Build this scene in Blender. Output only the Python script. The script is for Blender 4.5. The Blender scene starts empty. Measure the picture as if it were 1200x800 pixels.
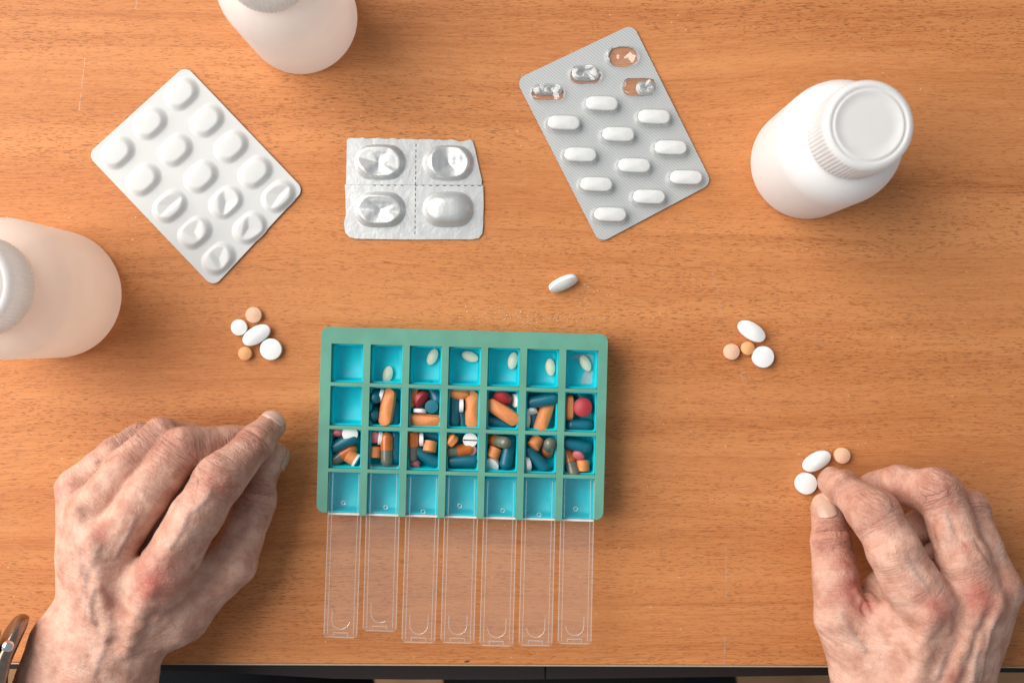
import bpy, bmesh, math, random
import numpy as np
from mathutils import Vector, Matrix, noise as mnoise
from mathutils.geometry import tessellate_polygon

random.seed(7)
SC = bpy.context.scene
COL = SC.collection

# ------------------------------------------------------------------ camera
D = 0.525          # lens height above the table top
S = 0.00045        # metres per photograph pixel on the table top
cam_d = bpy.data.cameras.new('camera')
cam_d.lens = 35.0
cam_d.sensor_width = 36.0
cam_d.clip_start = 0.02
cam_d.clip_end = 20.0
cam_d.dof.use_dof = True
cam_d.dof.focus_distance = 0.51
cam_d.dof.aperture_fstop = 6.3
cam = bpy.data.objects.new('camera', cam_d)
COL.objects.link(cam)
cam.location = (0, 0, D)
SC.camera = cam

# ------------------------------------------------------------------ world, lamps, exposure
wd = bpy.data.worlds.new('World')
SC.world = wd
wd.use_nodes = True
bg = wd.node_tree.nodes['Background']
bg.inputs[0].default_value = (0.86, 0.93, 1.0, 1)
bg.inputs[1].default_value = 0.36

def area(name, loc, target, sx, sy, power, col):
    l = bpy.data.lights.new(name, 'AREA')
    l.shape = 'RECTANGLE'; l.size = sx; l.size_y = sy
    l.energy = power; l.color = col
    o = bpy.data.objects.new(name, l)
    COL.objects.link(o)
    o.location = loc
    o.rotation_euler = (Vector(target) - Vector(loc)).to_track_quat('-Z', 'Y').to_euler()
    return o
area('window_light', (-1.25, 0.48, 1.05), (0.0, 0.0, 0.0), 2.0, 1.7, 64.0, (1.0, 0.945, 0.89))

SC.view_settings.view_transform = 'Standard'
SC.view_settings.look = 'None'
SC.view_settings.exposure = 0.0
SC.view_settings.gamma = 1.0
SC.view_settings.use_curve_mapping = False
SC.render.engine = 'CYCLES'
SC.cycles.use_denoising = True
SC.cycles.max_bounces = 10
SC.cycles.transparent_max_bounces = 16
SC.cycles.sample_clamp_indirect = 6.0

# ------------------------------------------------------------------ helpers
def pt(px, py, z=0.0):
    """a photograph pixel at height z (mm) -> a point in metres"""
    k = S * (D - z * 0.001) / D
    return Vector(((px - 600.0) * k, (400.0 - py) * k, z * 0.001))

def link(o, parent=None):
    COL.objects.link(o)
    if parent is not None:
        o.parent = parent
    return o

def tag(o, label=None, cat=None, group=None, kind=None):
    if label: o['label'] = label
    if cat: o['category'] = cat
    if group: o['group'] = group
    if kind: o['kind'] = kind
    return o

def empty(name, loc=(0, 0, 0), rot=None):
    o = bpy.data.objects.new(name, None)
    o.empty_display_size = 0.01
    o.location = loc
    if rot is not None: o.rotation_euler = rot
    return link(o)

def mesh_obj(name, verts, faces, mats, parent=None, smooth=True, mat_idx=None):
    me = bpy.data.meshes.new(name)
    me.from_pydata([tuple(v) for v in verts], [], [tuple(int(i) for i in f) for f in faces])
    me.update()
    if not isinstance(mats, (list, tuple)): mats = [mats]
    for m in mats: me.materials.append(m)
    if smooth: me.polygons.foreach_set('use_smooth', [True] * len(me.polygons))
    if mat_idx is not None: me.polygons.foreach_set('material_index', mat_idx)
    o = bpy.data.objects.new(name, me)
    return link(o, parent)

def bevel(o, w, seg=2, ang=40):
    m = o.modifiers.new('bevel', 'BEVEL')
    m.width = w; m.segments = seg; m.limit_method = 'ANGLE'; m.angle_limit = math.radians(ang)
    m.harden_normals = True
    return o

class MB:
    """collects faces into one mesh"""
    def __init__(self): self.v = []; self.f = []; self.m = []
    def add(self, verts, faces, mi=0):
        n = len(self.v)
        self.v += [tuple(v) for v in verts]
        for f in faces:
            self.f.append(tuple(i + n for i in f)); self.m.append(mi)
        return self
    def box(self, x0, x1, y0, y1, z0, z1, mi=0):
        v = [(x0,y0,z0),(x1,y0,z0),(x1,y1,z0),(x0,y1,z0),(x0,y0,z1),(x1,y0,z1),(x1,y1,z1),(x0,y1,z1)]
        f = [(0,3,2,1),(4,5,6,7),(0,1,5,4),(1,2,6,5),(2,3,7,6),(3,0,4,7)]
        return self.add(v, f, mi)
    def prism(self, loops, z0, z1, mi=0):
        """loops[0] outer outline, others holes (all lists of (x, y)); z0 < z1"""
        n = sum(len(l) for l in loops)
        flat = [p for l in loops for p in l]
        tris = tessellate_polygon([[Vector((p[0], p[1], 0)) for p in l] for l in loops])
        v = [(p[0], p[1], z0) for p in flat] + [(p[0], p[1], z1) for p in flat]
        f = []
        for t in tris:
            a, b, c = (flat[i] for i in t)
            ccw = (b[0]-a[0])*(c[1]-a[1]) - (b[1]-a[1])*(c[0]-a[0]) > 0
            t = tuple(t) if ccw else tuple(reversed(t))
            f.append(tuple(i + n for i in t)); f.append(tuple(reversed(t)))
        base = 0
        for li, l in enumerate(loops):
            m = len(l)
            ar = sum(l[i][0]*l[(i+1) % m][1] - l[(i+1) % m][0]*l[i][1] for i in range(m))
            out = (ar > 0) == (li == 0)
            for i in range(m):
                a = base + i; b = base + (i + 1) % m
                f.append((a, b, b+n, a+n) if out else (b, a, a+n, b+n))
            base += m
        return self.add(v, f, mi)
    def lathe(self, prof, seg=48, mi=0, cap=True, wob=None):
        v = []; f = []
        for j, (r, z) in enumerate(prof):
            for i in range(seg):
                a = 2*math.pi*i/seg
                rr = r if wob is None else r + wob(j, i, a)
                v.append((rr*math.cos(a), rr*math.sin(a), z))
        for j in range(len(prof)-1):
            for i in range(seg):
                k = (i+1) % seg
                f.append((j*seg+i, j*seg+k, (j+1)*seg+k, (j+1)*seg+i))
        if cap:
            if prof[0][0] > 1e-6: f.append(tuple(reversed(range(seg))))
            if prof[-1][0] > 1e-6:
                b = (len(prof)-1)*seg; f.append(tuple(range(b, b+seg)))
        return self.add(v, f, mi)
    def tube(self, pts, r, seg=8, mi=0):
        pts = [Vector(p) for p in pts]; n = len(pts); v = []; f = []
        for i, p in enumerate(pts):
            t = (pts[min(i+1, n-1)] - pts[max(i-1, 0)]).normalized()
            u = t.cross(Vector((0.13, 0.21, 1))).normalized(); w = t.cross(u)
            rr = r[i] if isinstance(r, (list, tuple)) else r
            for k in range(seg):
                a = 2*math.pi*k/seg
                v.append(p + (u*math.cos(a) + w*math.sin(a))*rr)
        for i in range(n-1):
            for k in range(seg):
                q = (k+1) % seg
                f.append((i*seg+k, i*seg+q, (i+1)*seg+q, (i+1)*seg+k))
        f.append(tuple(reversed(range(seg)))); f.append(tuple(range((n-1)*seg, n*seg)))
        return self.add(v, f, mi)
    def build(self, name, mats, parent=None, smooth=True):
        return mesh_obj(name, self.v, self.f, mats, parent, smooth, self.m)

def round_rect(x0, x1, y0, y1, r, n=5):
    out = []
    for cx, cy, a0 in ((x1-r, y1-r, 0), (x0+r, y1-r, 90), (x0+r, y0+r, 180), (x1-r, y0+r, 270)):
        for i in range(n+1):
            a = math.radians(a0 + 90*i/n)
            out.append((cx + r*math.cos(a), cy + r*math.sin(a)))
    return out

def round_poly(pts, r, n=5):
    """rounds the corners of a polygon given as (x, y)"""
    out = []; m = len(pts)
    for i in range(m):
        p = Vector(pts[i]); a = (Vector(pts[i-1]) - p); b = (Vector(pts[(i+1) % m]) - p)
        a.normalize(); b.normalize()
        ang = a.angle(b); d = r/math.tan(ang/2)
        c = p + (a+b).normalized()*(r/math.sin(ang/2))
        s = p + a*d - c; e = p + b*d - c
        a0 = math.atan2(s.y, s.x); a1 = math.atan2(e.y, e.x)
        da = (a1-a0+math.pi) % (2*math.pi) - math.pi
        for k in range(n+1):
            t = a0 + da*k/n
            out.append((c.x + r*math.cos(t), c.y + r*math.sin(t)))
    return out

# ------------------------------------------------------------------ materials
class NT:
    def __init__(self, name):
        self.m = bpy.data.materials.new(name); self.m.use_nodes = True
        self.t = self.m.node_tree; self.t.nodes.clear()
        self.out = self.t.nodes.new('ShaderNodeOutputMaterial')
    def n(self, typ, **kw):
        nd = self.t.nodes.new('ShaderNode' + typ)
        for k, v in kw.items(): setattr(nd, k, v)
        return nd
    def set(self, sock, val):
        if isinstance(val, bpy.types.NodeSocket): self.t.links.new(val, sock)
        elif val is not None:
            if isinstance(val, (tuple, list)) and len(val) == 3 and sock.type == 'RGBA': val = (*val, 1)
            sock.default_value = val
    def math(self, op, a, b=None, c=None, clamp=False):
        nd = self.n('Math', operation=op); nd.use_clamp = clamp
        self.set(nd.inputs[0], a)
        if b is not None: self.set(nd.inputs[1], b)
        if c is not None: self.set(nd.inputs[2], c)
        return nd.outputs[0]
    def ramp(self, x, a, b, lo=0.0, hi=1.0):
        nd = self.n('MapRange', interpolation_type='SMOOTHSTEP'); nd.clamp = True
        self.set(nd.inputs[0], x)
        for i, v in zip((1, 2, 3, 4), (a, b, lo, hi)): self.set(nd.inputs[i], v)
        return nd.outputs[0]
    def mix(self, f, a, b, blend='MIX'):
        nd = self.n('Mix', data_type='RGBA', blend_type=blend)
        self.set(nd.inputs[0], f); self.set(nd.inputs[6], a); self.set(nd.inputs[7], b)
        return nd.outputs[2]
    def coord(self, which='Object'):
        return self.n('TexCoord').outputs[which]
    def mapping(self, v, scale=(1, 1, 1), loc=(0, 0, 0), rot=(0, 0, 0)):
        nd = self.n('Mapping'); self.set(nd.inputs[0], v)
        nd.inputs[1].default_value = loc; nd.inputs[2].default_value = rot; nd.inputs[3].default_value = scale
        return nd.outputs[0]
    def noise(self, v, scale, detail=2.0, rough=0.5, dist=0.0):
        nd = self.n('TexNoise'); self.set(nd.inputs['Vector'], v)
        nd.inputs['Scale'].default_value = scale; nd.inputs['Detail'].default_value = detail
        nd.inputs['Roughness'].default_value = rough; nd.inputs['Distortion'].default_value = dist
        return nd.outputs[0]
    def voro(self, v, scale, feature='F1', rnd=1.0):
        nd = self.n('TexVoronoi', feature=feature); self.set(nd.inputs['Vector'], v)
        nd.inputs['Scale'].default_value = scale; nd.inputs['Randomness'].default_value = rnd
        return nd
    def bump(self, h, strength=0.3, dist=0.001, normal=None):
        nd = self.n('Bump'); self.set(nd.inputs['Height'], h)
        nd.inputs['Strength'].default_value = strength; nd.inputs['Distance'].default_value = dist
        if normal is not None: self.set(nd.inputs['Normal'], normal)
        return nd.outputs[0]
    def pbr(self, col, rough=0.5, metal=0.0, spec=0.5, normal=None, sss=0.0, sss_r=(1, .3, .15), sss_s=0.002,
            coat=0.0, trans=0.0, ior=1.45, alpha=None):
        b = self.n('BsdfPrincipled')
        self.set(b.inputs['Base Color'], col); self.set(b.inputs['Roughness'], rough)
        self.set(b.inputs['Metallic'], metal); self.set(b.inputs['Specular IOR Level'], spec)
        if normal is not None: self.set(b.inputs['Normal'], normal)
        self.set(b.inputs['Subsurface Weight'], sss)
        b.inputs['Subsurface Radius'].default_value = sss_r; b.inputs['Subsurface Scale'].default_value = sss_s
        b.inputs['Coat Weight'].default_value = coat
        b.inputs['Transmission Weight'].default_value = trans; b.inputs['IOR'].default_value = ior
        if alpha is not None: self.set(b.inputs['Alpha'], alpha)
        return b.outputs[0]
    def shmix(self, f, a, b):
        nd = self.n('MixShader'); self.set(nd.inputs[0], f); self.set(nd.inputs[1], a); self.set(nd.inputs[2], b)
        return nd.outputs[0]
    def done(self, sh):
        self.t.links.new(sh, self.out.inputs['Surface']); return self.m

def mat_wood():
    t = NT('beech_wood')
    co = t.coord()
    wav = t.noise(t.mapping(co, (2.2, 5.0, 1)), 1.0, 2.0)
    sep = t.n('SeparateXYZ'); t.set(sep.inputs[0], co)
    y2 = t.math('ADD', sep.outputs[1], t.math('MULTIPLY', t.math('SUBTRACT', wav, 0.5), 0.045))
    jit = t.math('MULTIPLY', t.noise(t.mapping(co, (40, 900, 1)), 1.0, 1.0), 0.016)
    def vec(sx, sy, off=0.0):
        c = t.n('CombineXYZ')
        t.set(c.inputs[0], t.math('MULTIPLY', t.math('ADD', sep.outputs[0], jit), sx)); t.set(c.inputs[1], t.math('MULTIPLY', y2, sy))
        c.inputs[2].default_value = off
        return c.outputs[0]
    band = t.noise(vec(1.6, 34), 1.0, 5.0, 0.62)
    broad = t.noise(vec(1.2, 7, 3.0), 1.0, 2.0)
    fibre = t.noise(vec(55, 1300, 5.0), 1.0, 3.0, 0.6)
    col = t.mix(t.ramp(band, 0.32, 0.68), (0.43, 0.138, 0.041), (0.62, 0.248, 0.090))
    col = t.mix(t.math('MULTIPLY', t.ramp(broad, 0.35, 0.70), 0.5), col, (0.54, 0.188, 0.054))
    line = t.ramp(t.noise(vec(2.0, 95, 9.0), 1.0, 3.0, 0.55), 0.57, 0.70)
    col = t.mix(t.math('MULTIPLY', line, 0.42), col, (0.33, 0.095, 0.025))
    col = t.mix(t.ramp(fibre, 0.3, 0.72, 0.0, 0.40), col, (0.70, 0.33, 0.125))
    fine = t.ramp(t.noise(vec(14, 700, 11.0), 1.0, 4.0, 0.65), 0.50, 0.72)
    col = t.mix(t.math('MULTIPLY', fine, 0.20), col, (0.30, 0.085, 0.022))
    dens = t.ramp(t.noise(vec(3, 26, 2.0), 1.0, 2.0), 0.30, 0.66)
    pores = None
    for sx, sy, off, keep in ((240, 1650, 1.0, 0.72), (170, 2000, 7.0, 0.74), (360, 2400, 4.0, 0.64)):
        v = t.voro(vec(sx, sy, off), 1.0)
        sc = t.n('SeparateColor'); t.set(sc.inputs[0], v.outputs['Color'])
        m = t.math('MULTIPLY', t.ramp(v.outputs['Distance'], 0.40, 0.22), t.ramp(sc.outputs[0], keep, keep + 0.08))
        pores = m if pores is None else t.math('MAXIMUM', pores, m)
    pores = t.math('MULTIPLY', pores, t.math('ADD', 0.45, t.math('MULTIPLY', dens, 0.55)))
    col = t.mix(t.math('MULTIPLY', pores, 0.68), col, (0.17, 0.050, 0.015))
    sp = t.voro(t.mapping(co, (1, 1, 1), (3.1, 1.7, 0)), 260)
    spc = t.n('SeparateColor'); t.set(spc.inputs[0], sp.outputs['Color'])
    speck = t.math('MULTIPLY', t.ramp(sp.outputs['Distance'], 0.13, 0.06), t.ramp(spc.outputs[1], 0.90, 0.95))
    col = t.mix(t.math('MULTIPLY', speck, 0.55), col, (0.85, 0.62, 0.42))
    h = t.math('SUBTRACT', t.math('MULTIPLY', fibre, 0.25), pores)
    nor = t.bump(h, 0.35, 0.0003)
    return t.done(t.pbr(col, t.ramp(fibre, 0.2, 0.8, 0.46, 0.62), spec=0.28, normal=nor))

def mat_plain(name, col, rough=0.5, metal=0.0, spec=0.5, var=0.06, vs=300.0, bump=0.0, bs=1500.0, **kw):
    t = NT(name); co = t.coord()
    n = t.noise(co, vs, 3.0)
    c2 = tuple(max(0.0, c*(1-2*var)) for c in col)
    c = t.mix(t.ramp(n, 0.3, 0.7), c2, col)
    nor = t.bump(t.noise(co, bs, 3.0), bump, 0.0004) if bump else None
    return t.done(t.pbr(c, rough, metal, spec, nor, **kw))

def mat_hdpe(name, col, translucent, see=0.0, sss=0.0):
    """milky bottle plastic: part of the light passes through the wall"""
    t = NT(name); co = t.coord()
    n = t.noise(co, 60.0, 3.0)
    c = t.mix(t.ramp(n, 0.3, 0.7), tuple(x*0.97 for x in col), col)
    nor = t.bump(t.noise(co, 900.0, 2.0), 0.06, 0.0004)
    base = t.pbr(c, 0.42, 0.0, 0.4, nor, sss=sss, sss_r=(1, 1, 1), sss_s=0.004)
    tr = t.n('BsdfTranslucent'); t.set(tr.inputs[0], c)
    sh = t.shmix(translucent, base, tr.outputs[0])
    if see > 0:
        tp = t.n('BsdfTransparent'); t.set(tp.inputs[0], (0.97, 0.93, 0.88))
        sh = t.shmix(see, sh, tp.outputs[0])
    return t.done(sh)

def mat_clear(name, tint=(0.97, 0.97, 0.96), milk=0.06, gloss=0.10, rough=0.08, clouding=None):
    """thin clear plastic sheet"""
    t = NT(name)
    tp = t.n('BsdfTransparent'); t.set(tp.inputs[0], tint)
    df = t.n('BsdfDiffuse'); t.set(df.inputs[0], (0.87, 0.85, 0.82))
    gl = t.n('BsdfGlossy'); t.set(gl.inputs[0], (1, 1, 1)); gl.inputs['Roughness'].default_value = rough
    nz = t.noise(t.coord(), 90.0, 2.0)
    nor = t.bump(nz, 0.15, 0.001); t.set(gl.inputs['Normal'], nor)
    lw = t.n('LayerWeight'); lw.inputs[0].default_value = 0.35
    f = t.math('ADD', gloss*0.4, t.math('MULTIPLY', lw.outputs['Facing'], gloss*3.0), clamp=True)
    mk = milk
    if clouding:      # milkier over the outer end, clearer under the rim
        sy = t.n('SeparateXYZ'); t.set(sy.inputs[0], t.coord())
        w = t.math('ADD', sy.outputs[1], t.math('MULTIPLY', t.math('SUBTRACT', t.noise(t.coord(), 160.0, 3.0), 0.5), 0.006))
        mk = t.ramp(w, 0.054, 0.064, clouding, milk)
    sh = t.shmix(mk, tp.outputs[0], df.outputs[0])
    return t.done(t.shmix(f, sh, gl.outputs[0]))

def mat_foil(name, hatch=False, crumple=0.25, base=(0.63, 0.645, 0.64), metal=0.55, rough=0.40):
    t = NT(name); co = t.coord()
    n = t.noise(co, 70.0, 4.0, 0.6)
    col = t.mix(t.ramp(n, 0.25, 0.75), tuple(c*0.93 for c in base), base)
    h = t.noise(co, 160.0, 5.0, 0.6)
    if hatch:
        w = t.n('TexWave', wave_type='BANDS', bands_direction='X', wave_profile='SIN')
        t.set(w.inputs['Vector'], t.mapping(co, (1, 1, 1), (0, 0, 0), (0, 0, math.radians(-52))))
        w.inputs['Scale'].default_value = 245.0; w.inputs['Distortion'].default_value = 0.15
        edge = t.n('Attribute', attribute_name='hatch')
        k = t.math('MULTIPLY', w.outputs['Fac'], edge.outputs['Fac'])
        col = t.mix(t.math('MULTIPLY', k, 0.5), col, tuple(c*0.60 for c in base))
        h = t.math('ADD', t.math('MULTIPLY', h, 0.6), t.math('MULTIPLY', k, 0.5))
    nor = t.bump(h, crumple, 0.0012)
    return t.done(t.pbr(col, rough, metal, 0.5, nor))

def mat_turq():
    """translucent turquoise tray plastic with scuffs"""
    t = NT('turquoise_plastic'); co = t.coord()
    n = t.noise(co, 120.0, 4.0)
    col = t.mix(t.ramp(n, 0.3, 0.7), (0.001, 0.63, 0.75), (0.002, 0.70, 0.82))
    clouding = t.ramp(t.noise(t.mapping(co, (300, 300, 300)), 1.0, 4.0, 0.7), 0.66, 0.76)
    col = t.mix(t.math('MULTIPLY', clouding, 0.35), col, (0.01, 0.30, 0.36))
    nor = t.bump(n, 0.08, 0.0006)
    base = t.pbr(col, 0.38, 0.0, 0.4, nor)
    tr = t.n('BsdfTranslucent'); t.set(tr.inputs[0], col)
    return t.done(t.shmix(0.12, base, tr.outputs[0]))

def mat_skin():
    t = NT('aged_skin'); co = t.coord()
    red = t.n('Attribute', attribute_name='red').outputs['Fac']
    crease = t.n('Attribute', attribute_name='crease').outputs['Fac']
    vein = t.n('Attribute', attribute_name='vein').outputs['Fac']
    wr = t.n('Attribute', attribute_name='wrinkle').outputs['Fac']
    sa = t.n('Attribute', attribute_name='along').outputs['Fac']
    mott = t.noise(co, 95.0, 4.0, 0.6)
    mott2 = t.noise(t.mapping(co, loc=(2, 5, 1)), 240.0, 3.0, 0.6)
    col = t.mix(t.ramp(mott, 0.32, 0.70), (0.69, 0.425, 0.325), (0.50, 0.250, 0.178))
    col = t.mix(t.ramp(mott2, 0.45, 0.75, 0, 0.35), col, (0.54, 0.24, 0.165))
    spot = t.voro(co, 120.0)
    ss = t.n('SeparateColor'); t.set(ss.inputs[0], spot.outputs['Color'])
    sm = t.math('MULTIPLY', t.ramp(spot.outputs['Distance'], 0.26, 0.10), t.ramp(ss.outputs[0], 0.84, 0.9))
    col = t.mix(t.math('MULTIPLY', sm, 0.45), col, (0.36, 0.19, 0.12))
    col = t.mix(t.math('MULTIPLY', red, t.ramp(mott2, 0.2, 0.8, 0.65, 1.0)), col, (0.42, 0.105, 0.078))
    col = t.mix(t.math('MULTIPLY', vein, 0.40), col, (0.36, 0.27, 0.25))
    col = t.mix(t.math('MULTIPLY', crease, 0.45), col, (0.40, 0.15, 0.10))
    sep = t.n('SeparateXYZ'); t.set(sep.inputs[0], co)
    cb = t.n('CombineXYZ')
    t.set(cb.inputs[0], t.math('MULTIPLY', sa, 0.85))
    t.set(cb.inputs[1], t.math('MULTIPLY', sep.outputs[0], 120.0)); t.set(cb.inputs[2], t.math('MULTIPLY', sep.outputs[1], 120.0))
    lines = t.noise(cb.outputs[0], 1.0, 4.0, 0.62, 0.6)
    cell = t.voro(t.mapping(co, (1, 1, 1)), 900.0, 'DISTANCE_TO_EDGE')
    cells = t.ramp(cell.outputs['Distance'], 0.0, 0.18)
    n1 = t.bump(lines, 0.55, 0.0030)
    nd = n1.node; t.set(nd.inputs['Strength'], t.math('ADD', 0.30, t.math('MULTIPLY', wr, 0.60)))
    n2 = t.bump(cells, 0.35, 0.00035, n1)
    n3 = t.bump(mott2, 0.40, 0.0016, n2)
    return t.done(t.pbr(col, t.ramp(mott2, 0.2, 0.8, 0.42, 0.58), 0.0, 0.42, n3, sss=0.22, sss_r=(1.0, 0.35, 0.2), sss_s=0.0022))

M = {}
M['wood'] = mat_wood()
M['dark_shade'] = mat_plain('dark_shade_brown', (0.018, 0.010, 0.008), 0.6)  # near-black for the shade strip below the tabletop, also legs and fine lines
M['seam'] = mat_plain('strip_seam', (0.006, 0.005, 0.005), 0.8)
M['edge'] = mat_plain('edge_band', (0.50, 0.36, 0.24), 0.5)
M['floor'] = mat_plain('floor_boards', (0.40, 0.215, 0.095), 0.5, var=0.15, vs=20)
M['cloth'] = mat_plain('black_cloth', (0.012, 0.014, 0.016), 0.9, spec=0.1, bump=0.3, bs=900)
M['green'] = mat_plain('sage_green_plastic', (0.130, 0.350, 0.258), 0.30, var=0.06, vs=80, coat=0.15, bump=0.05, bs=1400)
M['turq'] = mat_turq()
M['white_hdpe'] = mat_hdpe('white_bottle_plastic', (0.92, 0.915, 0.91), 0.25)
M['milky_hdpe'] = mat_hdpe('milky_bottle_plastic', (0.96, 0.92, 0.88), 0.58, 0.02)
M['natural_hdpe'] = mat_hdpe('natural_bottle_plastic', (0.97, 0.88, 0.80), 0.60, 0.06)
M['cap'] = mat_hdpe('white_cap_plastic', (0.90, 0.91, 0.905), 0.42)
M['blister_white'] = mat_hdpe('white_blister_plastic', (0.75, 0.762, 0.753), 0.22, 0.0, 0.12)
M['foil'] = mat_foil('foil')
M['foil_hatch'] = mat_foil('hatched_foil', hatch=True, crumple=0.10, base=(0.63, 0.65, 0.64), metal=0.38, rough=0.42)
M['foil_flap'] = mat_foil('torn_foil', crumple=0.6, base=(0.46, 0.47, 0.46), metal=0.45)
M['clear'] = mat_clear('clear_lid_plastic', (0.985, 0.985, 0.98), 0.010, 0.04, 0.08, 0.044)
M['clear_line'] = mat_clear('clear_lid_edge', (0.95, 0.95, 0.94), 0.24, 0.12)
M['bubble'] = mat_clear('clear_bubble_plastic', (0.96, 0.97, 0.97), 0.07, 0.13, 0.15)
M['lip_glint'] = mat_plain('painted_lip_glint', (0.86, 0.87, 0.84), 0.4)  # white stands for the light caught by the front lip
M['tab_white'] = mat_plain('white_tablet', (0.87, 0.87, 0.86), 0.55, var=0.02, bump=0.08, bs=3000)
M['tab_cream'] = mat_plain('cream_tablet', (0.80, 0.76, 0.58), 0.45, var=0.04, bump=0.08, bs=3000)
M['tab_peach'] = mat_plain('peach_tablet', (0.86, 0.53, 0.35), 0.6, var=0.06, vs=900, bump=0.1, bs=3000)
M['tab_orange'] = mat_plain('orange_tablet', (0.84, 0.41, 0.17), 0.6, var=0.06, vs=900, bump=0.1, bs=3000)
M['caplet'] = mat_plain('orange_caplet', (0.72, 0.255, 0.085), 0.5, var=0.06, vs=600, bump=0.1, bs=2500)
M['tab_red'] = mat_plain('red_tablet', (0.40, 0.032, 0.042), 0.45, var=0.06, vs=700, bump=0.08, bs=2500)
M['tab_pink'] = mat_plain('pink_tablet', (0.72, 0.20, 0.22), 0.5, var=0.06, vs=900, bump=0.08, bs=2500)
M['cap_blue'] = mat_plain('blue_gelatin', (0.0, 0.125, 0.185), 0.36, var=0.05, coat=0.12)
M['tab_blue'] = mat_plain('teal_tablet', (0.012, 0.17, 0.23), 0.5, var=0.05)
M['cap_orange'] = mat_plain('orange_gelatin', (0.55, 0.14, 0.022), 0.25, var=0.1, coat=0.3)
M['cap_grey'] = mat_plain('smoky_gelatin', (0.15, 0.16, 0.12), 0.25, var=0.10, vs=500, coat=0.3)
M['pellet'] = mat_plain('orange_pellets', (0.75, 0.35, 0.10), 0.5)
M['skin'] = mat_skin()
M['nail'] = mat_plain('fingernail', (0.70, 0.44, 0.36), 0.26, var=0.10, vs=150, sss=0.15)
M['nail_pale'] = mat_plain('pale_fingernail', (0.63, 0.41, 0.31), 0.3, var=0.08, vs=150)
M['steel'] = mat_plain('warm_steel', (0.34, 0.25, 0.20), 0.24, 1.0, var=0.1)
M['steel_b'] = mat_plain('polished_steel', (0.80, 0.78, 0.76), 0.15, 1.0)
M['leather'] = mat_plain('black_leather', (0.015, 0.013, 0.012), 0.55, bump=0.3, bs=800)
M['glass'] = mat_plain('watch_crystal', (0.03, 0.03, 0.035), 0.05)
M['scratch'] = mat_clear('scratched_varnish', (0.95, 0.92, 0.88), 0.16, 0.06, 0.4)
M['dust'] = mat_plain('powder', (0.85, 0.78, 0.68), 0.9)

#==STRUCTURE==
# ------------------------------------------------------------------ floor and table
fl = MB().box(-3, 3, -3, 3, -0.80, -0.74).build('floor', M['floor'], smooth=False)
tag(fl, kind='structure')

table = empty('table', (0, -0.17, 0), (0, 0, math.radians(-0.22)))
tag(table, 'beech wood table with horizontal grain carrying the medicine', 'table')
YE = -0.0003
top = MB().prism([[(-0.75, YE), (0.75, YE), (0.75, 0.75), (-0.75, 0.75)]], -0.024, 0.0).build('tabletop', M['wood'], table, smooth=False)
bevel(top, 0.0012, 3)
eb = MB().prism([[(-0.75, YE-0.0009), (0.75, YE-0.0009), (0.75, YE-0.0001), (-0.75, YE-0.0001)]], -0.0235, -0.0008).build('edge_band', M['edge'], table, smooth=False)
# dark strip built for the shade under the front edge, two jointed lengths
def dark_shade(x0, x1):
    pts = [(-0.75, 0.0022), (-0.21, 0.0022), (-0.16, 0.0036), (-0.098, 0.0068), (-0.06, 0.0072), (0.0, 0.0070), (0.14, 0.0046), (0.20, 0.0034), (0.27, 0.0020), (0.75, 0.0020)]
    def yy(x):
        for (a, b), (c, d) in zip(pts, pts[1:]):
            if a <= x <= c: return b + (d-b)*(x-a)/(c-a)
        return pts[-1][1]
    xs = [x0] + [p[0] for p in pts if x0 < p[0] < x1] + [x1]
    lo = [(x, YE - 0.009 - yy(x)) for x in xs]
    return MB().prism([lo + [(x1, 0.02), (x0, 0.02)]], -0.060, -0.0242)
dark_shade(-0.75, 0.0179).build('under_shade_strip', M['dark_shade'], table, smooth=False)
dark_shade(0.0189, 0.75).build('under_shade_strip', M['dark_shade'], table, smooth=False)
for lx in (-0.68, 0.68):
    for ly in (0.07, 0.68):
        MB().box(lx-0.025, lx+0.025, ly-0.025, ly+0.025, -0.739, -0.0245).build('leg', M['dark_shade'], table, smooth=False)
# small dent at the front edge
b = MB(); b.prism([[(-0.0236+0.0015*math.cos(a)*(1+0.3*math.sin(3*a)), 0.0014+0.0006*math.sin(a+0.6)) for a in np.linspace(0, 2*math.pi, 12, endpoint=False)]], 0.0, 0.00008)
b.build('dent', mat_plain('dent', (0.10, 0.035, 0.015), 0.7), table, smooth=False)
# scratches in the varnish
def scratch(pts, w):
    P = [pt(x, y) for x, y in pts]; mb = MB(); rnd = random.Random(len(pts)*7 + int(pts[0][0]))
    n = 24; L = []
    for i in range(n+1):
        t = i/n*(len(P)-1); k = min(int(t), len(P)-2); p = P[k].lerp(P[k+1], t-k)
        L.append(p)
    for i in range(n):
        if rnd.random() < 0.15: continue
        a, c = L[i], L[i+1]; d = (c-a).normalized(); u = Vector((-d.y, d.x, 0))*w*rnd.uniform(0.3, 1.0)
        z = Vector((0, 0, 0.00005))
        mb.add([a-u+z, c-u*0.7+z, c+u*0.7+z, a+u+z], [(0, 1, 2, 3)])
    o = mb.build('scratch', M['scratch'], None, smooth=False)
    o.parent = table; o.matrix_parent_inverse = Matrix.Translation((0, 0.17, 0))
for pts, w in (([(833, 318), (846, 372)], .0003), ([(846, 372), (858, 400)], .0002), ([(850, 640), (851, 700)], .00045), ([(849, 745), (849, 778)], .0006),
               ([(97, 70), (90, 135)], .00035), ([(158, 0), (156, 12)], .0004), ([(866, 433), (872, 452)], .0004), ([(843, 640), (847, 646)], .0003)):
    scratch(pts, w)
bpy.context.view_layer.update()

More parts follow.
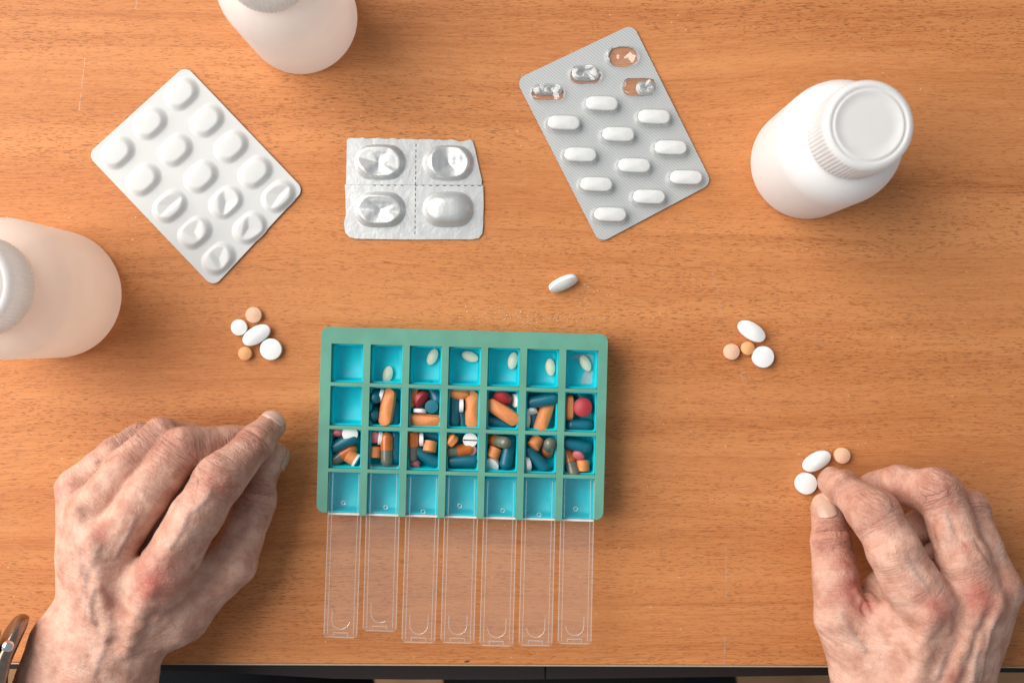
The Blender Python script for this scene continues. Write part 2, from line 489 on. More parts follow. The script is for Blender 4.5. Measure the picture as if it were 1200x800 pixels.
#==OBJECTS==
# ------------------------------------------------------------------ bottles
def fillet_prof(R, zb, zs, rn, zt):
    """outer bottle profile: base radius R, straight to zs, rounded shoulder to neck radius rn at zt"""
    p = [(0.0, 0.0015), (R*0.80, 0.0015), (R*0.86, 0.0)]
    for i in range(7):
        a = math.pi/2*i/6
        p.append((R - 0.0035 + 0.0035*math.sin(a), 0.0035 - 0.0035*math.cos(a)))
    p.append((R, zs*0.5))
    dr = R - rn; dz = zt - zs
    for i in range(13):
        a = math.pi/2*i/12
        p.append((R - dr*(1-math.cos(a))**1.0, zs + dz*math.sin(a)))
    return p

def bottle(px, py, R, rc, zs, zc, H, mat, label, seg_rib=84):
    root = empty('pill_bottle', pt(px, py))
    tag(root, label, 'bottle', 'white plastic pill bottles')
    prof = fillet_prof(R, 0, zs, rc*0.86, zc-0.001) + [(rc*0.86, zc + 0.010)]
    th = 0.0011
    inner = [(max(r-th, 0.0), z + (th if i < 8 else 0)) for i, (r, z) in enumerate(prof)]
    mb = MB(); mb.lathe(prof, 72, cap=False)
    mb.build('body', mat, root)
    cap = MB()
    nr = 66
    def wob(j, i, a):
        return -0.00075*(0.5-0.5*math.cos(i*math.pi/2)) if 1 <= j <= 4 else 0.0
    cp = [(rc*0.90, zc), (rc-0.0003, zc+0.0002), (rc, zc+0.0015), (rc, zc+0.006), (rc-0.0002, H-0.0038), (rc-0.0006, H-0.0018), (rc-0.0016, H-0.0005), (rc-0.0030, H),
          (rc-0.0036, H-0.0001), (rc-0.0041, H-0.0010), (rc-0.0046, H-0.0010), (rc-0.0051, H-0.0002), (rc-0.0057, H-0.0002), (rc-0.0066, H-0.0011), (rc*0.5, H-0.0012), (0.0, H-0.0013)]
    cap.lathe(cp, nr*4, wob=wob, cap=False)
    cap.build('cap', M['cap'], root)
    return root
bottle(944, 191.5, 0.0297, 0.0203, 0.052, 0.070, 0.0940, M['white_hdpe'], 'opaque white pill bottle with ribbed cap standing beside the hatched silver blister pack')
bottle(354, 23, 0.0297, 0.0203, 0.052, 0.070, 0.0940, M['milky_hdpe'], 'milky white pill bottle cut by the photo edge above the white blister pack')
bottle(71, 345, 0.0333, 0.0226, 0.058, 0.074, 0.096, M['natural_hdpe'], 'wide peach tinted translucent pill bottle left of the white blister pack')

# ------------------------------------------------------------------ tablets and capsules
def stadium(n, L, W):
    """outline points, unit step angles; L long (x), W wide"""
    out = []
    h = (L-W)/2
    for i in range(n):
        a = 2*math.pi*i/n
        c, s = math.cos(a), math.sin(a)
        out.append((h*max(-1, min(1, c*3.0)) + W/2*c, W/2*s))
    return out
def ellipse(n, L, W, p=2.0):
    out = []
    for i in range(n):
        a = 2*math.pi*i/n; c, s = math.cos(a), math.sin(a)
        out.append((L/2*math.copysign(abs(c)**(2/p), c), W/2*math.copysign(abs(s)**(2/p), s)))
    return out

def tablet_mb(outline, band, dome, edge=0.0004, mi=0, split=None):
    """biconvex tablet centred on the origin: band = side height, dome = rise of each face"""
    mb = MB(); n = len(outline)
    rings = []
    ts = [0.12, 0.35, 0.58, 0.78, 0.92, 1.0]
    for t in ts: rings.append((t, -(band/2 + dome*(1-t*t))))
    for t in reversed(ts): rings.append((t, band/2 + dome*(1-t*t)))
    v = []
    for t, z in rings: v += [(x*t, y*t, z) for x, y in outline]
    f = []; 
    for j in range(len(rings)-1):
        for i in range(n):
            k = (i+1) % n
            f.append((j*n+i, j*n+k, (j+1)*n+k, (j+1)*n+i))
    f.append(tuple(reversed(range(n)))); f.append(tuple(range((len(rings)-1)*n, len(rings)*n)))
    mb.add(v, f, mi)
    return mb

MESH = {}
def pill_mesh(kind):
    if kind in MESH: return MESH[kind]
    mm = 0.001
    if kind == 'oval_big': mb = tablet_mb(ellipse(36, 15.6*mm, 8.6*mm, 2.15), 2.4*mm, 1.7*mm); m = [M['tab_white']]
    elif kind == 'round_big': mb = tablet_mb(ellipse(36, 11.2*mm, 11.2*mm), 2.6*mm, 0.8*mm); m = [M['tab_white']]
    elif kind == 'round_small': mb = tablet_mb(ellipse(32, 8.4*mm, 8.4*mm), 2.2*mm, 0.6*mm); m = [M['tab_white']]
    elif kind == 'peach': mb = tablet_mb(ellipse(32, 8.3*mm, 8.3*mm), 2.2*mm, 0.8*mm); m = [M['tab_peach']]
    elif kind == 'orange_small': mb = tablet_mb(ellipse(32, 7.0*mm, 7.0*mm), 2.2*mm, 0.9*mm); m = [M['tab_orange']]
    elif kind == 'cream_oval': mb = tablet_mb(ellipse(28, 8.8*mm, 5.0*mm, 2.0), 1.4*mm, 1.1*mm); m = [M['tab_cream']]
    elif kind == 'caplet': mb = tablet_mb(stadium(36, 19.2*mm, 7.0*mm), 2.6*mm, 1.9*mm); m = [M['caplet']]
    elif kind == 'caplet_short': mb = tablet_mb(stadium(32, 13.0*mm, 6.6*mm), 2.6*mm, 1.9*mm); m = [M['caplet']]
    elif kind == 'barrel': mb = tablet_mb(ellipse(28, 6.8*mm, 6.8*mm), 5.2*mm, 0.5*mm); m = [M['caplet']]
    elif kind == 'red': mb = tablet_mb(ellipse(36, 9.6*mm, 9.6*mm), 2.4*mm, 1.3*mm); m = [M['tab_red']]
    elif kind == 'pink': mb = tablet_mb(ellipse(28, 6.2*mm, 6.2*mm), 2.2*mm, 0.7*mm); m = [M['tab_pink']]
    elif kind == 'white_disc': mb = tablet_mb(ellipse(28, 7.0*mm, 7.0*mm), 1.7*mm, 0.35*mm); m = [M['tab_white']]
    elif kind == 'white_round': mb = tablet_mb(ellipse(28, 8.0*mm, 8.0*mm), 2.2*mm, 0.5*mm); m = [M['tab_white']]
    elif kind == 'scored': 
        mb = tablet_mb(ellipse(28, 7.4*mm, 7.4*mm), 2.2*mm, 0.3*mm)
        mb.box(-3.5*mm, 3.5*mm, -0.28*mm, 0.28*mm, 1.2*mm, 1.42*mm, 1); m = [M['tab_white'], M['dark_shade']]
    elif kind == 'blue_disc': mb = tablet_mb(ellipse(28, 6.8*mm, 6.8*mm), 3.4*mm, 0.3*mm); m = [M['tab_blue']]
    elif kind in ('blue_capsule', 'blue_capsule_short', 'orange_half', 'grey_half'):
        L, R = (17.8*mm, 3.3*mm) if kind != 'blue_capsule_short' else (14.0*mm, 3.3*mm)
        prof = []
        if kind in ('blue_capsule', 'blue_capsule_short'):
            for i in range(7): a = math.pi/2*i/6; prof.append((max(R*0.96*math.sin(a), 1e-6), -L/2 + R*(1-math.cos(a))))
            prof += [(R*0.96, 0.6*mm), (R, 0.65*mm)]
            for i in range(7): a = math.pi/2*i/6; prof.append((max(R*math.cos(a), 1e-6), L/2 - R*(1-math.sin(a))))
            m = [M['cap_blue']]
        elif kind == 'orange_half':
            for i in range(7): a = math.pi/2*i/6; prof.append((max(R*math.sin(a), 1e-6), -L/2 + R*(1-math.cos(a))))
            prof += [(R, 0.4*mm), (R*0.9, 0.5*mm), (1e-6, 0.5*mm)]; m = [M['cap_orange']]
        else:
            prof += [(1e-6, 0.0), (R*0.92, 0.0)]
            for i in range(7): a = math.pi/2*i/6; prof.append((max(R*0.95*math.cos(a), 1e-6), L/2 - R*(1-math.sin(a))))
            m = [M['cap_grey']]
        mb = MB(); mb.lathe(prof, 24, cap=False)
        mb.v = [(z, x, y) for x, y, z in mb.v]      # long axis along x
    me = bpy.data.meshes.new(kind)
    me.from_pydata(mb.v, [], mb.f); me.update()
    for q in m: me.materials.append(q)
    me.polygons.foreach_set('use_smooth', [True]*len(me.polygons)); me.polygons.foreach_set('material_index', mb.m)
    if hasattr(me, 'set_sharp_from_angle'): me.set_sharp_from_angle(angle=math.radians(42))
    MESH[kind] = me
    return me

def place(name, kind, px, py, z, ang, pitch, roll, label, cat, group=None):
    """ang: direction of the long axis in the photo, degrees clockwise from +x; pitch lifts its end; roll turns about it"""
    o = bpy.data.objects.new(name, pill_mesh(kind))
    link(o)
    R = Matrix.Rotation(math.radians(-ang), 4, 'Z') @ Matrix.Rotation(math.radians(-pitch), 4, 'Y') @ Matrix.Rotation(math.radians(roll), 4, 'X')
    o.matrix_world = Matrix.Translation(pt(px, py, z)) @ R
    tag(o, label, cat, group)
    return o

G1 = 'loose pills lying beside the left hand'
place('pill', 'oval_big', 300.8, 392.5, 2.95, -31, 0, 0, 'white oval pill in the middle of the cluster above the left hand', 'pill', G1)
place('pill', 'peach', 297.5, 369, 2.0, 0, 0, 0, 'pale peach round pill topmost in the cluster under the white blister pack', 'pill', G1)
place('pill', 'round_small', 280.5, 383.5, 1.75, 0, 0, 0, 'small white round pill at the left of the cluster under the white blister', 'pill', G1)
place('pill', 'orange_small', 287.5, 414, 2.0, 0, 0, 0, 'small bright orange pill lowest in the cluster above the left hand', 'pill', G1)
place('pill', 'round_big', 317.8, 409, 2.15, 0, 0, 0, 'large white round pill at the right of the cluster above the left hand', 'pill', G1)
G2 = 'loose pills lying right of the organizer'
place('pill', 'oval_big', 880.5, 388, 2.95, 33, 0, 0, 'white oval pill topmost of the cluster below the opaque white bottle', 'pill', G2)
place('pill', 'peach', 857, 412, 2.0, 0, 0, 0, 'pale peach round pill leftmost of the cluster right of the organizer', 'pill', G2)
place('pill', 'orange_small', 876, 408, 2.0, 0, 0, 0, 'small orange pill between peach and white pills right of the organizer', 'pill', G2)
place('pill', 'round_big', 893.8, 418, 2.15, 0, 0, 0, 'large white round pill in the cluster right of the organizer', 'pill', G2)
G3 = 'loose pills by the fingertips of the right hand'
place('pill', 'oval_big', 956.8, 540, 2.95, -30, 0, 0, 'white oval pill touched by the right index fingertip', 'pill', G3)
place('pill', 'round_big', 944.2, 566, 2.15, 0, 0, 0, 'white round pill beside the right thumb and the oval pill', 'pill', G3)
place('pill', 'peach', 986.5, 533.5, 2.0, 0, 0, 0, 'peach orange round pill above the right index finger', 'pill', G3)
place('pill', 'oval_big', 660, 332, 3.9, -24, 0, 57, 'single white oval pill tilted on its edge above the organizer', 'pill')

# ------------------------------------------------------------------ pill organizer
OA = math.atan2(9.0, 336.0)
HT = 20.0                                # height of the rim, mm
KP = S*(D-HT*0.001)/D                    # metres per pixel at that height
org = empty('pill_organizer', pt(376.5, 382.5, HT) - Vector((0, 0, HT*0.001)), (0, 0, -OA))
tag(org, 'sage green weekly pill organizer with turquoise compartments and clear lids slid out', 'pill organizer')
def L(u, v): return (u*KP, -v*KP)        # organizer pixel units -> local metres
cu = [(12.6 + 45.9*i, 50.2 + 45.9*i) for i in range(7)]
rv = [(19.6, 64.7), (69.0, 115.4), (119.6, 165.6), (169.8, 221.0)]
VB = 217.5
# outline walked counter-clockwise: rounded outer corners, then the comb of open slots along the bottom
def arc(cx, cy, r, a0, a1, n=5):
    return [((cx + r*math.cos(math.radians(a0+(a1-a0)*i/n)))*KP, -(cy + r*math.sin(math.radians(a0+(a1-a0)*i/n)))*KP) for i in range(n+1)]
ol = []
ol += arc(9, 9, 9, 270, 180)                                    # top left
ol += arc(9, VB-9, 9, 180, 90)                                  # bottom left
for i, (a, bb) in enumerate(cu):
    ve = VB if i == 0 else VB + 2.5
    ol += [L(a, ve if i else VB), L(a, rv[3][0]), L(bb, rv[3][0]), L(bb, VB + 2.5 if i < 6 else VB)]
ol += arc(336.3-9, VB-9, 9, 90, 0)
ol += arc(336.3-9, 9, 9, 0, -90)
holes = []
for r in range(3):
    for a, bb in cu:
        holes.append([L(a, rv[r][0]), L(bb, rv[r][0]), L(bb, rv[r][1]), L(a, rv[r][1])])
fr = MB(); fr.prism([ol] + holes, 0.0004, HT*0.001)
frame = fr.build('frame', M['green'], org, smooth=False)
bevel(frame, 0.0006, 3, 60)
# turquoise compartments
def compartment(c, r):
    a, bb = cu[c]; v0, v1 = rv[r]
    if r == 3: v1 = 218.6
    g = 0.25; w = 1.4
    x0, y1 = L(a+g, v0+g); x1, y0 = L(bb-g, v1-g)
    zt = 0.0166 if r < 3 else 0.0158
    zf = 0.0085
    tw = w*KP
    mb = MB()
    o_ = [(x0, y0), (x1, y0), (x1, y1), (x0, y1)]
    def ins(d, rad): return round_rect(x0+d, x1-d, y0+d, y1-d, rad, 3)
    R0 = round_rect(x0, x1, y0, y1, 0.0006, 3); R1 = ins(tw, 0.0012); R2 = ins(tw+0.0004, 0.0014); R3 = ins(tw+0.0014, 0.0018)
    n = len(R0); v = []; f = []
    for ring, z in ((R0, 0.0012), (R0, zt), (R1, zt), (R2, zf+0.0010), (R3, zf)):
        v += [(x, y, z) for x, y in ring]
    for j in range(4):
        for i in range(n):
            k = (i+1) % n
            f.append((j*n+i, j*n+k, (j+1)*n+k, (j+1)*n+i))
    f.append(tuple(range(4*n, 5*n)))
    f.append(tuple(reversed(range(n))))
    mb.add(v, f)
    o = mb.build('compartment', M['turq'], org)
    o.data.set_sharp_from_angle(angle=math.radians(50))
    return o
for r in range(4):
    for c in range(7):
        compartment(c, r)
# front lip of the bottom row, light on its edge painted white
for c in range(7):
    a, bb = cu[c]
    x0, y1 = L(a+0.2, 218.8); x1, y0 = L(bb-0.2, 221.2)
    MB().box(x0, x1, y0, y1, 0.0008, 0.0164).build('front_lip', M['lip_glint'], org, smooth=False)
# clear lids slid out of their grooves
lid_end = [746, 738.5, 752, 752.5, 756, 755.5, 753.5]
lid_rot = [0.5, 0.1, 0.35, 0.15, 0.1, -0.1, -0.35]
for c in range(7):
    a, bb = cu[c]; uc = (a+bb)/2
    ve = lid_end[c] - 382.5 - 0.0268*uc + 2.0
    ln = 196.0
    w = 20.0
    lid = empty('lid', (0, 0, 0)); lid.parent = org
    lid.location = (uc*KP, -ve*KP, 0.0172); lid.rotation_euler = (0, 0, math.radians(-lid_rot[c]))
    hw = w*KP; Lm = ln*KP; zt = 0.0011
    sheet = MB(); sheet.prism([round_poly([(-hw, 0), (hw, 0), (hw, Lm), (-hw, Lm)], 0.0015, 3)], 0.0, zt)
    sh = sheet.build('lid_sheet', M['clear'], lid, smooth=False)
    rl = MB()
    rw = 0.00045
    for sx in (-1, 1):
        xa = sx*(hw-0.0001); xb = sx*(hw-0.00055)
        rl.box(min(xa, xb), max(xa, xb), 0.0018, Lm-0.001, zt, zt+0.00035)
        xa = sx*(hw-0.0019); xb = sx*(hw-0.00225)
        rl.box(min(xa, xb), max(xa, xb), 0.0018, Lm-0.001, zt, zt+0.0002)
    rl.box(-hw+0.0016, hw-0.0016, 0.0001, 0.0005, zt, zt+0.0003)
    # thumb mark and catch bar, moulded
    th = [(0.0046*math.cos(t), 0.0092 + 0.0048*math.sin(t)) for t in np.linspace(math.pi, 2*math.pi, 15)]
    th = [(-0.0046, 0.0142)] + th + [(0.0046, 0.0142)]
    sk = {0: (0, 15), 1: (0, 12), 3: (0, 17), 2: (0, 17)}.get(c, (1, 17))
    rl.tube([(x, y, zt+0.0001) for x, y in th[sk[0]:sk[1]]], 0.00022, 5)
    rl.box(-0.0035, 0.0035, 0.0024, 0.0028, zt, zt+0.0003)
    rl.box(-0.0038, -0.0035, 0.0008, 0.0028, zt, zt+0.0003); rl.box(0.0035, 0.0038, 0.0008, 0.0028, zt, zt+0.0003)
    # sprue ring near the inner end
    yy = (ve - 206.0 - (c % 3)*4)*KP; xx = (-2 + 2.5*((c*5) % 3))*KP
    rl.tube([(xx+0.0010*math.cos(t), yy+0.0010*math.sin(t), zt+0.0001) for t in np.linspace(0, 2*math.pi, 13)], 0.00020, 5)
    rl.build('lid_rib', M['clear_line'], lid, smooth=False)
# powder left in the top right compartment
rs = random.Random(3)
a7, b7 = cu[6]; v70, v71 = rv[0]
pr = [L(b7-4, v70+5), L(b7-14, v70+4), L(b7-26, v70+6), L(b7-30, v70+9), L(b7-22, v70+11), L(b7-14, v70+15), L(b7-11, v70+22), L(b7-15, v70+28), L(b7-17, v70+34), L(b7-18, v71-5), L(b7-4, v71-5)]
prm = MB(); prm.prism([[(x + rs.uniform(-.0002, .0002), y + rs.uniform(-.0002, .0002)) for x, y in pr]], 0.00852, 0.00863)
po = prm.build('powder_residue', mat_clear('grey_powder', (0.9, 0.9, 0.9), 0.36, 0.02, 0.5), org, smooth=False)
po['label'] = 'grey powder smear in the top right compartment'

# ---- the medicine inside
ORD = ['first', 'second', 'third', 'fourth', 'fifth', 'sixth', 'seventh']
ROW = ['top', 'second', 'third', 'bottom']
LOOK = {'cream_oval': ('cream oval pill', 'pill'), 'caplet': ('orange oblong tablet', 'tablet'), 'caplet_short': ('orange oblong tablet', 'tablet'),
        'barrel': ('orange drum shaped tablet', 'tablet'), 'red': ('dark red round tablet', 'tablet'), 'pink': ('dusty pink round tablet', 'tablet'),
        'white_disc': ('thin white tablet on edge', 'tablet'), 'white_round': ('white round tablet', 'tablet'), 'scored': ('white tablet with a score line', 'tablet'),
        'blue_disc': ('teal round tablet', 'tablet'), 'blue_capsule': ('dark blue capsule', 'capsule'), 'blue_capsule_short': ('dark blue capsule', 'capsule'),
        'two_tone': ('smoky and orange capsule', 'capsule'), 'two_layer': ('orange tablet with a white face', 'tablet')}
NAME = {'pill': 'pill', 'tablet': 'tablet', 'capsule': 'capsule'}
def inbox(c, r, kind, px, py, z, ang, pitch=0, roll=0, how=''):
    look, cat = LOOK[kind]
    z = 8.7 + (z-3.2)*0.60
    label = '%s %s %s compartment, %s row of organizer' % (look, (how + ', in') if how else 'in', ORD[c-1], ROW[r-1])
    g = 'pills sorted into the organizer'
    if kind == 'two_tone':
        o = place(cat, 'orange_half', px, py, z, ang, pitch, roll, label, cat, g)
        q = bpy.data.objects.new('clear_half', pill_mesh('grey_half')); link(q, o)
        s = bpy.data.objects.new('pellet', pellet_mesh); link(s, o); s.location = (0.0071, 0, 0)
        return o
    if kind == 'two_layer':
        o = place(cat, 'barrel', px, py, z, ang, pitch, roll, label, cat, g)
        q = bpy.data.objects.new('white_face', face_mesh); link(q, o)
        return o
    return place(cat, kind, px, py, z, ang, pitch, roll, label, cat, g)
pm = MB(); pm.lathe([(max(0.0016*math.sin(a), 1e-6), -0.0018*math.cos(a)) for a in np.linspace(0, math.pi, 9)], 12, cap=False)
pm.v = [(z, x, y) for x, y, z in pm.v]
pellet_mesh = bpy.data.meshes.new('pellet'); pellet_mesh.from_pydata(pm.v, [], pm.f); pellet_mesh.materials.append(M['pellet'])
fm = tablet_mb(ellipse(28, 0.0070, 0.0070), 0.0012, 0.0003); fm.v = [(x, y, z + 0.0026) for x, y, z in fm.v]
face_mesh = bpy.data.meshes.new('white_face'); face_mesh.from_pydata(fm.v, [], fm.f); face_mesh.materials.append(M['tab_white'])

# top row: one cream oval each
for c, x, y, a in ((2, 454.5, 438.7, -76), (3, 507, 418, -66), (4, 551, 417.7, 20), (5, 601, 422.5, -78), (6, 645, 430, 84), (7, 686, 425.5, 62)):
    inbox(c, 1, 'cream_oval', x, y, 5.2, a)
# second row
inbox(2, 2, 'caplet', 454, 477, 13.5, 98, 6, 20, 'lying on top')
inbox(2, 2, 'white_disc', 446.5, 463, 11, 105, 0, 84)
inbox(2, 2, 'blue_capsule_short', 438.5, 461, 9, 70, 55, 0, 'in the upper left corner')
inbox(2, 2, 'blue_capsule_short', 439, 482, 8, 100, 60, 0, 'at the left wall')
inbox(2, 2, 'blue_capsule', 462, 487, 6.5, 95, 10, 0, 'under the oblong tablet')
inbox(3, 2, 'red', 494.3, 467.6, 12, -52, 0, 62)
inbox(3, 2, 'white_disc', 492, 481.3, 12.5, 3, 0, 82)
inbox(3, 2, 'blue_disc', 506, 475.8, 12.5, 0, 0, 4)
inbox(3, 2, 'caplet', 497, 493, 12, 4, 5, 25, 'lying along the lower wall')
inbox(3, 2, 'caplet_short', 484, 464, 9, 105, 0, 80, 'on edge by the left wall')
inbox(3, 2, 'blue_capsule_short', 509, 461, 8, 60, 20, 0, 'in the upper right corner')
inbox(3, 2, 'blue_capsule', 492, 478, 6.5, 50, 0, 0, 'at the bottom')
inbox(4, 2, 'caplet', 553.5, 479.5, 12, 90, 3, 10, 'standing along the right wall')
inbox(4, 2, 'white_disc', 540.6, 475, 12, 91, 0, 84)
inbox(4, 2, 'blue_capsule', 532, 481, 9, 89, 4, 0, 'along the left wall')
inbox(4, 2, 'caplet_short', 537, 461, 11, 8, 0, 55, 'across the upper wall')
inbox(4, 2, 'blue_capsule_short', 543, 493, 6, 80, 0, 0, 'at the bottom')
inbox(5, 2, 'caplet', 589, 482.3, 14, 33, 4, 14, 'lying slantwise on top')
inbox(5, 2, 'red', 588.5, 466.5, 12, 20, 0, 58)
inbox(5, 2, 'white_disc', 604, 469, 10, 80, 0, 60)
inbox(5, 2, 'blue_capsule', 586, 495.5, 7, 14, 0, 0, 'along the lower wall')
inbox(6, 2, 'blue_capsule', 636, 469, 13.5, -11, 5, 0, 'across the upper half')
inbox(6, 2, 'caplet', 638, 487, 10.5, 110, 12, 10, 'leaning under the capsule')
inbox(6, 2, 'white_disc', 622, 483, 11, -12, 0, 60)
inbox(6, 2, 'blue_capsule_short', 627, 495, 6.5, 80, 0, 0, 'at the bottom')
inbox(6, 2, 'cream_oval', 617.6, 494, 10, 96, 0, 75)
inbox(7, 2, 'red', 682.8, 477, 15, 0, 8, -6)
inbox(7, 2, 'caplet_short', 666.8, 477.5, 12, 91, 0, 78, 'on edge by the left wall')
inbox(7, 2, 'blue_capsule_short', 679, 498, 12, 1, 3, 0, 'along the lower wall')
inbox(7, 2, 'blue_capsule_short', 684, 467, 6.5, 60, 0, 0, 'at the bottom')
# third row
inbox(1, 3, 'pink', 396, 507, 13, 0, 0, 65)
inbox(1, 3, 'white_round', 410.5, 507.6, 15.5, 0, 0, 8)
inbox(1, 3, 'blue_capsule', 403.5, 518, 12, -26, 2, 0, 'lying across the middle')
inbox(1, 3, 'two_tone', 401, 533.5, 9, 148, 4, 0)
inbox(1, 3, 'two_layer', 412.3, 536, 12, 31, -88, 0)
inbox(2, 3, 'pink', 438.5, 511.5, 12, 0, 0, 15)
inbox(2, 3, 'white_disc', 445.3, 513, 12, 95, 0, 75)
inbox(2, 3, 'two_tone', 453.3, 526, 13.5, 90, 0, 0)
inbox(2, 3, 'barrel', 439.5, 529.5, 11, 2, 0, 86)
inbox(2, 3, 'blue_capsule', 463.5, 523, 8.5, 90, 0, 0, 'along the right wall')
inbox(3, 3, 'two_tone', 483.2, 522, 12, 91, 0, 0)
inbox(3, 3, 'white_disc', 493.8, 514.5, 12.5, 90, 0, 83)
inbox(3, 3, 'barrel', 504, 522.8, 14, 8, 0, 76)
inbox(3, 3, 'blue_capsule', 500, 535, 10, 31, 2, 0, 'slanting across the lower half')
inbox(3, 3, 'pink', 485.4, 543.5, 9.5, 14, 0, 48)
inbox(3, 3, 'blue_capsule_short', 507, 510, 6.5, 10, 0, 0, 'by the upper wall')
inbox(4, 3, 'caplet_short', 528.8, 514, 12, 40, 75, 0, 'standing on end in the corner')
inbox(4, 3, 'scored', 551, 515, 14.5, 2, 0, 6)
inbox(4, 3, 'pink', 551.5, 526.5, 12.5, 0, 0, 10)
inbox(4, 3, 'two_tone', 537, 527.5, 12, 172, 2, 0)
inbox(4, 3, 'blue_capsule', 542, 540, 12, -3, 2, 0, 'along the lower wall')
inbox(5, 3, 'two_tone', 582.5, 516.2, 12.5, 8, 42, 0)
inbox(5, 3, 'barrel', 579, 530, 13, 22, 0, 84)
inbox(5, 3, 'white_round', 576, 543.6, 11, 22, 0, 38)
inbox(5, 3, 'blue_capsule', 595, 530, 12, 100, 3, 0, 'along the right wall')
inbox(6, 3, 'barrel', 627.5, 518.5, 13.5, 22, 25, 60)
inbox(6, 3, 'two_tone', 643, 525, 12, -80, 60, 0)
inbox(6, 3, 'blue_capsule', 629, 538, 11.5, 46, 2, 0, 'slanting across the lower half')
inbox(6, 3, 'white_round', 616.5, 543.5, 12, 80, 0, 65)
inbox(7, 3, 'blue_capsule', 674, 521, 13.5, 12, 2, 0, 'across the upper half')
inbox(7, 3, 'pink', 677.5, 533.5, 13, 5, 0, 48)
inbox(7, 3, 'two_tone', 667.8, 541, 12, 70, 18, 0)
inbox(7, 3, 'barrel', 683, 545.2, 12.5, 1, 0, 88)

#==BLISTERS==
# ------------------------------------------------------------------ blister packs
def bubble_mb(Lx, Wy, Hh, prof, n=36, dent=None, rings=14, foot=0.16):
    """raised pocket: prof(t) -> height fraction for t = 0 centre .. 1 rim"""
    mb = MB(); v = []; f = []
    ol_ = stadium(n, 1.0, Wy/Lx)
    for j in range(rings+1):
        t = j/rings
        for i, (x, y) in enumerate(ol_):
            X, Y = x*Lx*t, y*Lx*t
            if t < 0.03: X, Y = x*Lx*0.03, y*Lx*0.03
            z = Hh*prof(t)
            if dent is not None: z = dent(X, Y, z, t)
            v.append((X, Y, z))
    for j in range(rings):
        for i in range(n):
            k = (i+1) % n
            f.append((j*n+i, (j+1)*n+i, (j+1)*n+k, j*n+k))
    f.append(tuple(range(n)))
    mb.add(v, f)
    return mb
def prof_flat(t):
    if t < 0.60: return 1.0 - 0.07*(t/0.60)**2
    q = (t-0.60)/0.40
    return 0.93*(1 - q*q*(3-2*q))
def prof_dome(t):
    if t > 0.93: return 0.0 + (1-t)/0.07*0.12
    q = t/0.93
    return 0.12 + 0.88*(1 - q**3.6)**0.7
def smin(a, b, k):
    h = max(k-abs(a-b), 0)/k
    return min(a, b) - h*h*k/4
def crush(seed, Lx, Wy, Hh, deep=0.75, nfold=3):
    r = random.Random(seed)
    folds = []
    for i in range(nfold):
        a = r.uniform(0, math.pi); cx = r.uniform(-.18, .18)*Lx; cy = r.uniform(-.15, .15)*Wy
        folds.append((cx, cy, math.cos(a), math.sin(a), r.uniform(0.35, 0.9), Hh*(1-deep*r.uniform(0.6, 1.0))))
    def dent(x, y, z, t):
        for cx, cy, c, s, k, h0 in folds:
            d = (x-cx)*(-s) + (y-cy)*c
            al = (x-cx)*c + (y-cy)*s
            zz = h0 + k*abs(d) + 0.12*abs(al) + 0.05*Hh*math.sin(al/Lx*14 + k*9)
            z = smin(z, max(zz, 0.08*Hh), 0.12*Hh)
        return z
    return dent

# -- white pack on the left
wb = empty('blister_pack', pt(229, 206.5))
tag(wb, 'white plastic blister pack tilted diagonally, six pockets crushed empty', 'blister pack', 'blister packs on the table')
def loc(px, py, z=0.0, o=(229, 206.5)):
    p = pt(px, py, z) - pt(o[0], o[1]); return (p.x, p.y)
ol1 = round_poly([loc(217.5, 77, 1), loc(102, 181.5, 1), loc(250, 337, 1), loc(356.5, 222.5, 1)], 0.0048, 6)
sh = MB().prism([ol1], 0.0008, 0.0012).build('sheet', M['blister_white'], wb, smooth=False)
bevel(sh, 0.00015, 1)
MB().prism([[(x*0.995, y*0.995) for x, y in ol1]], 0.0005, 0.00075).build('foil_backing', M['foil'], wb, smooth=False)
sc = 2.757
cells = [(340,140,0),(238,235,0),(133,330,0),(422,227,0),(320,322,0),(217,417,0),(500,310,0),(402,407,0),(302,503,1),(578,393,0),(483,490,2),(383,588,3),(653,470,4),(560,572,5),(460,672,6)]
ANG1 = math.degrees(math.atan2(-(182-79), 218-103))   # photo angle of the short side
Lw, Ww, Hw = 0.0206, 0.0153, 0.0027
def folds(seed, H, slopes, mid, k, jitter=0.0):
    """a pressed-in pocket: the valley where two or three sloping facets meet"""
    r = random.Random(seed)
    a0 = r.uniform(0, math.pi)
    pl = []
    for i, sl in enumerate(slopes):
        a = a0 + i*2*math.pi/len(slopes) + r.uniform(-0.5, 0.5)
        pl.append((math.cos(a)*sl*r.uniform(0.7, 1.3), math.sin(a)*sl*r.uniform(0.7, 1.3), H*(mid + r.uniform(-0.07, 0.07))))
    def d(x, y, z, t):
        m = -1.0
        for gx, gy, h0 in pl:
            m = max(m, h0 + gx*x + gy*y)
        m += jitter*(math.sin(x*1700 + seed) + math.sin(y*2100 + 2*seed))
        return smin(z, max(m, 0.06*H), k)
    return d
def dent_white(k):
    return folds(k*13 + 2, Hw, (0.16, 0.55, 0.30), 0.36, 0.00035)
for cx, cy, k in cells:
    x, y = cx/sc + 90, cy/sc + 60
    mb = bubble_mb(Lw, Ww, Hw, prof_flat, 40, dent_white(k) if k else None, 18)
    o = mb.build('pocket', M['blister_white'], wb)
    lx, ly = loc(x-0.6, y-0.6, 1.5)
    o.location = (lx, ly, 0.00118); o.rotation_euler = (0, 0, math.radians(41.5))
    if k: o['label'] = 'crushed empty pocket'

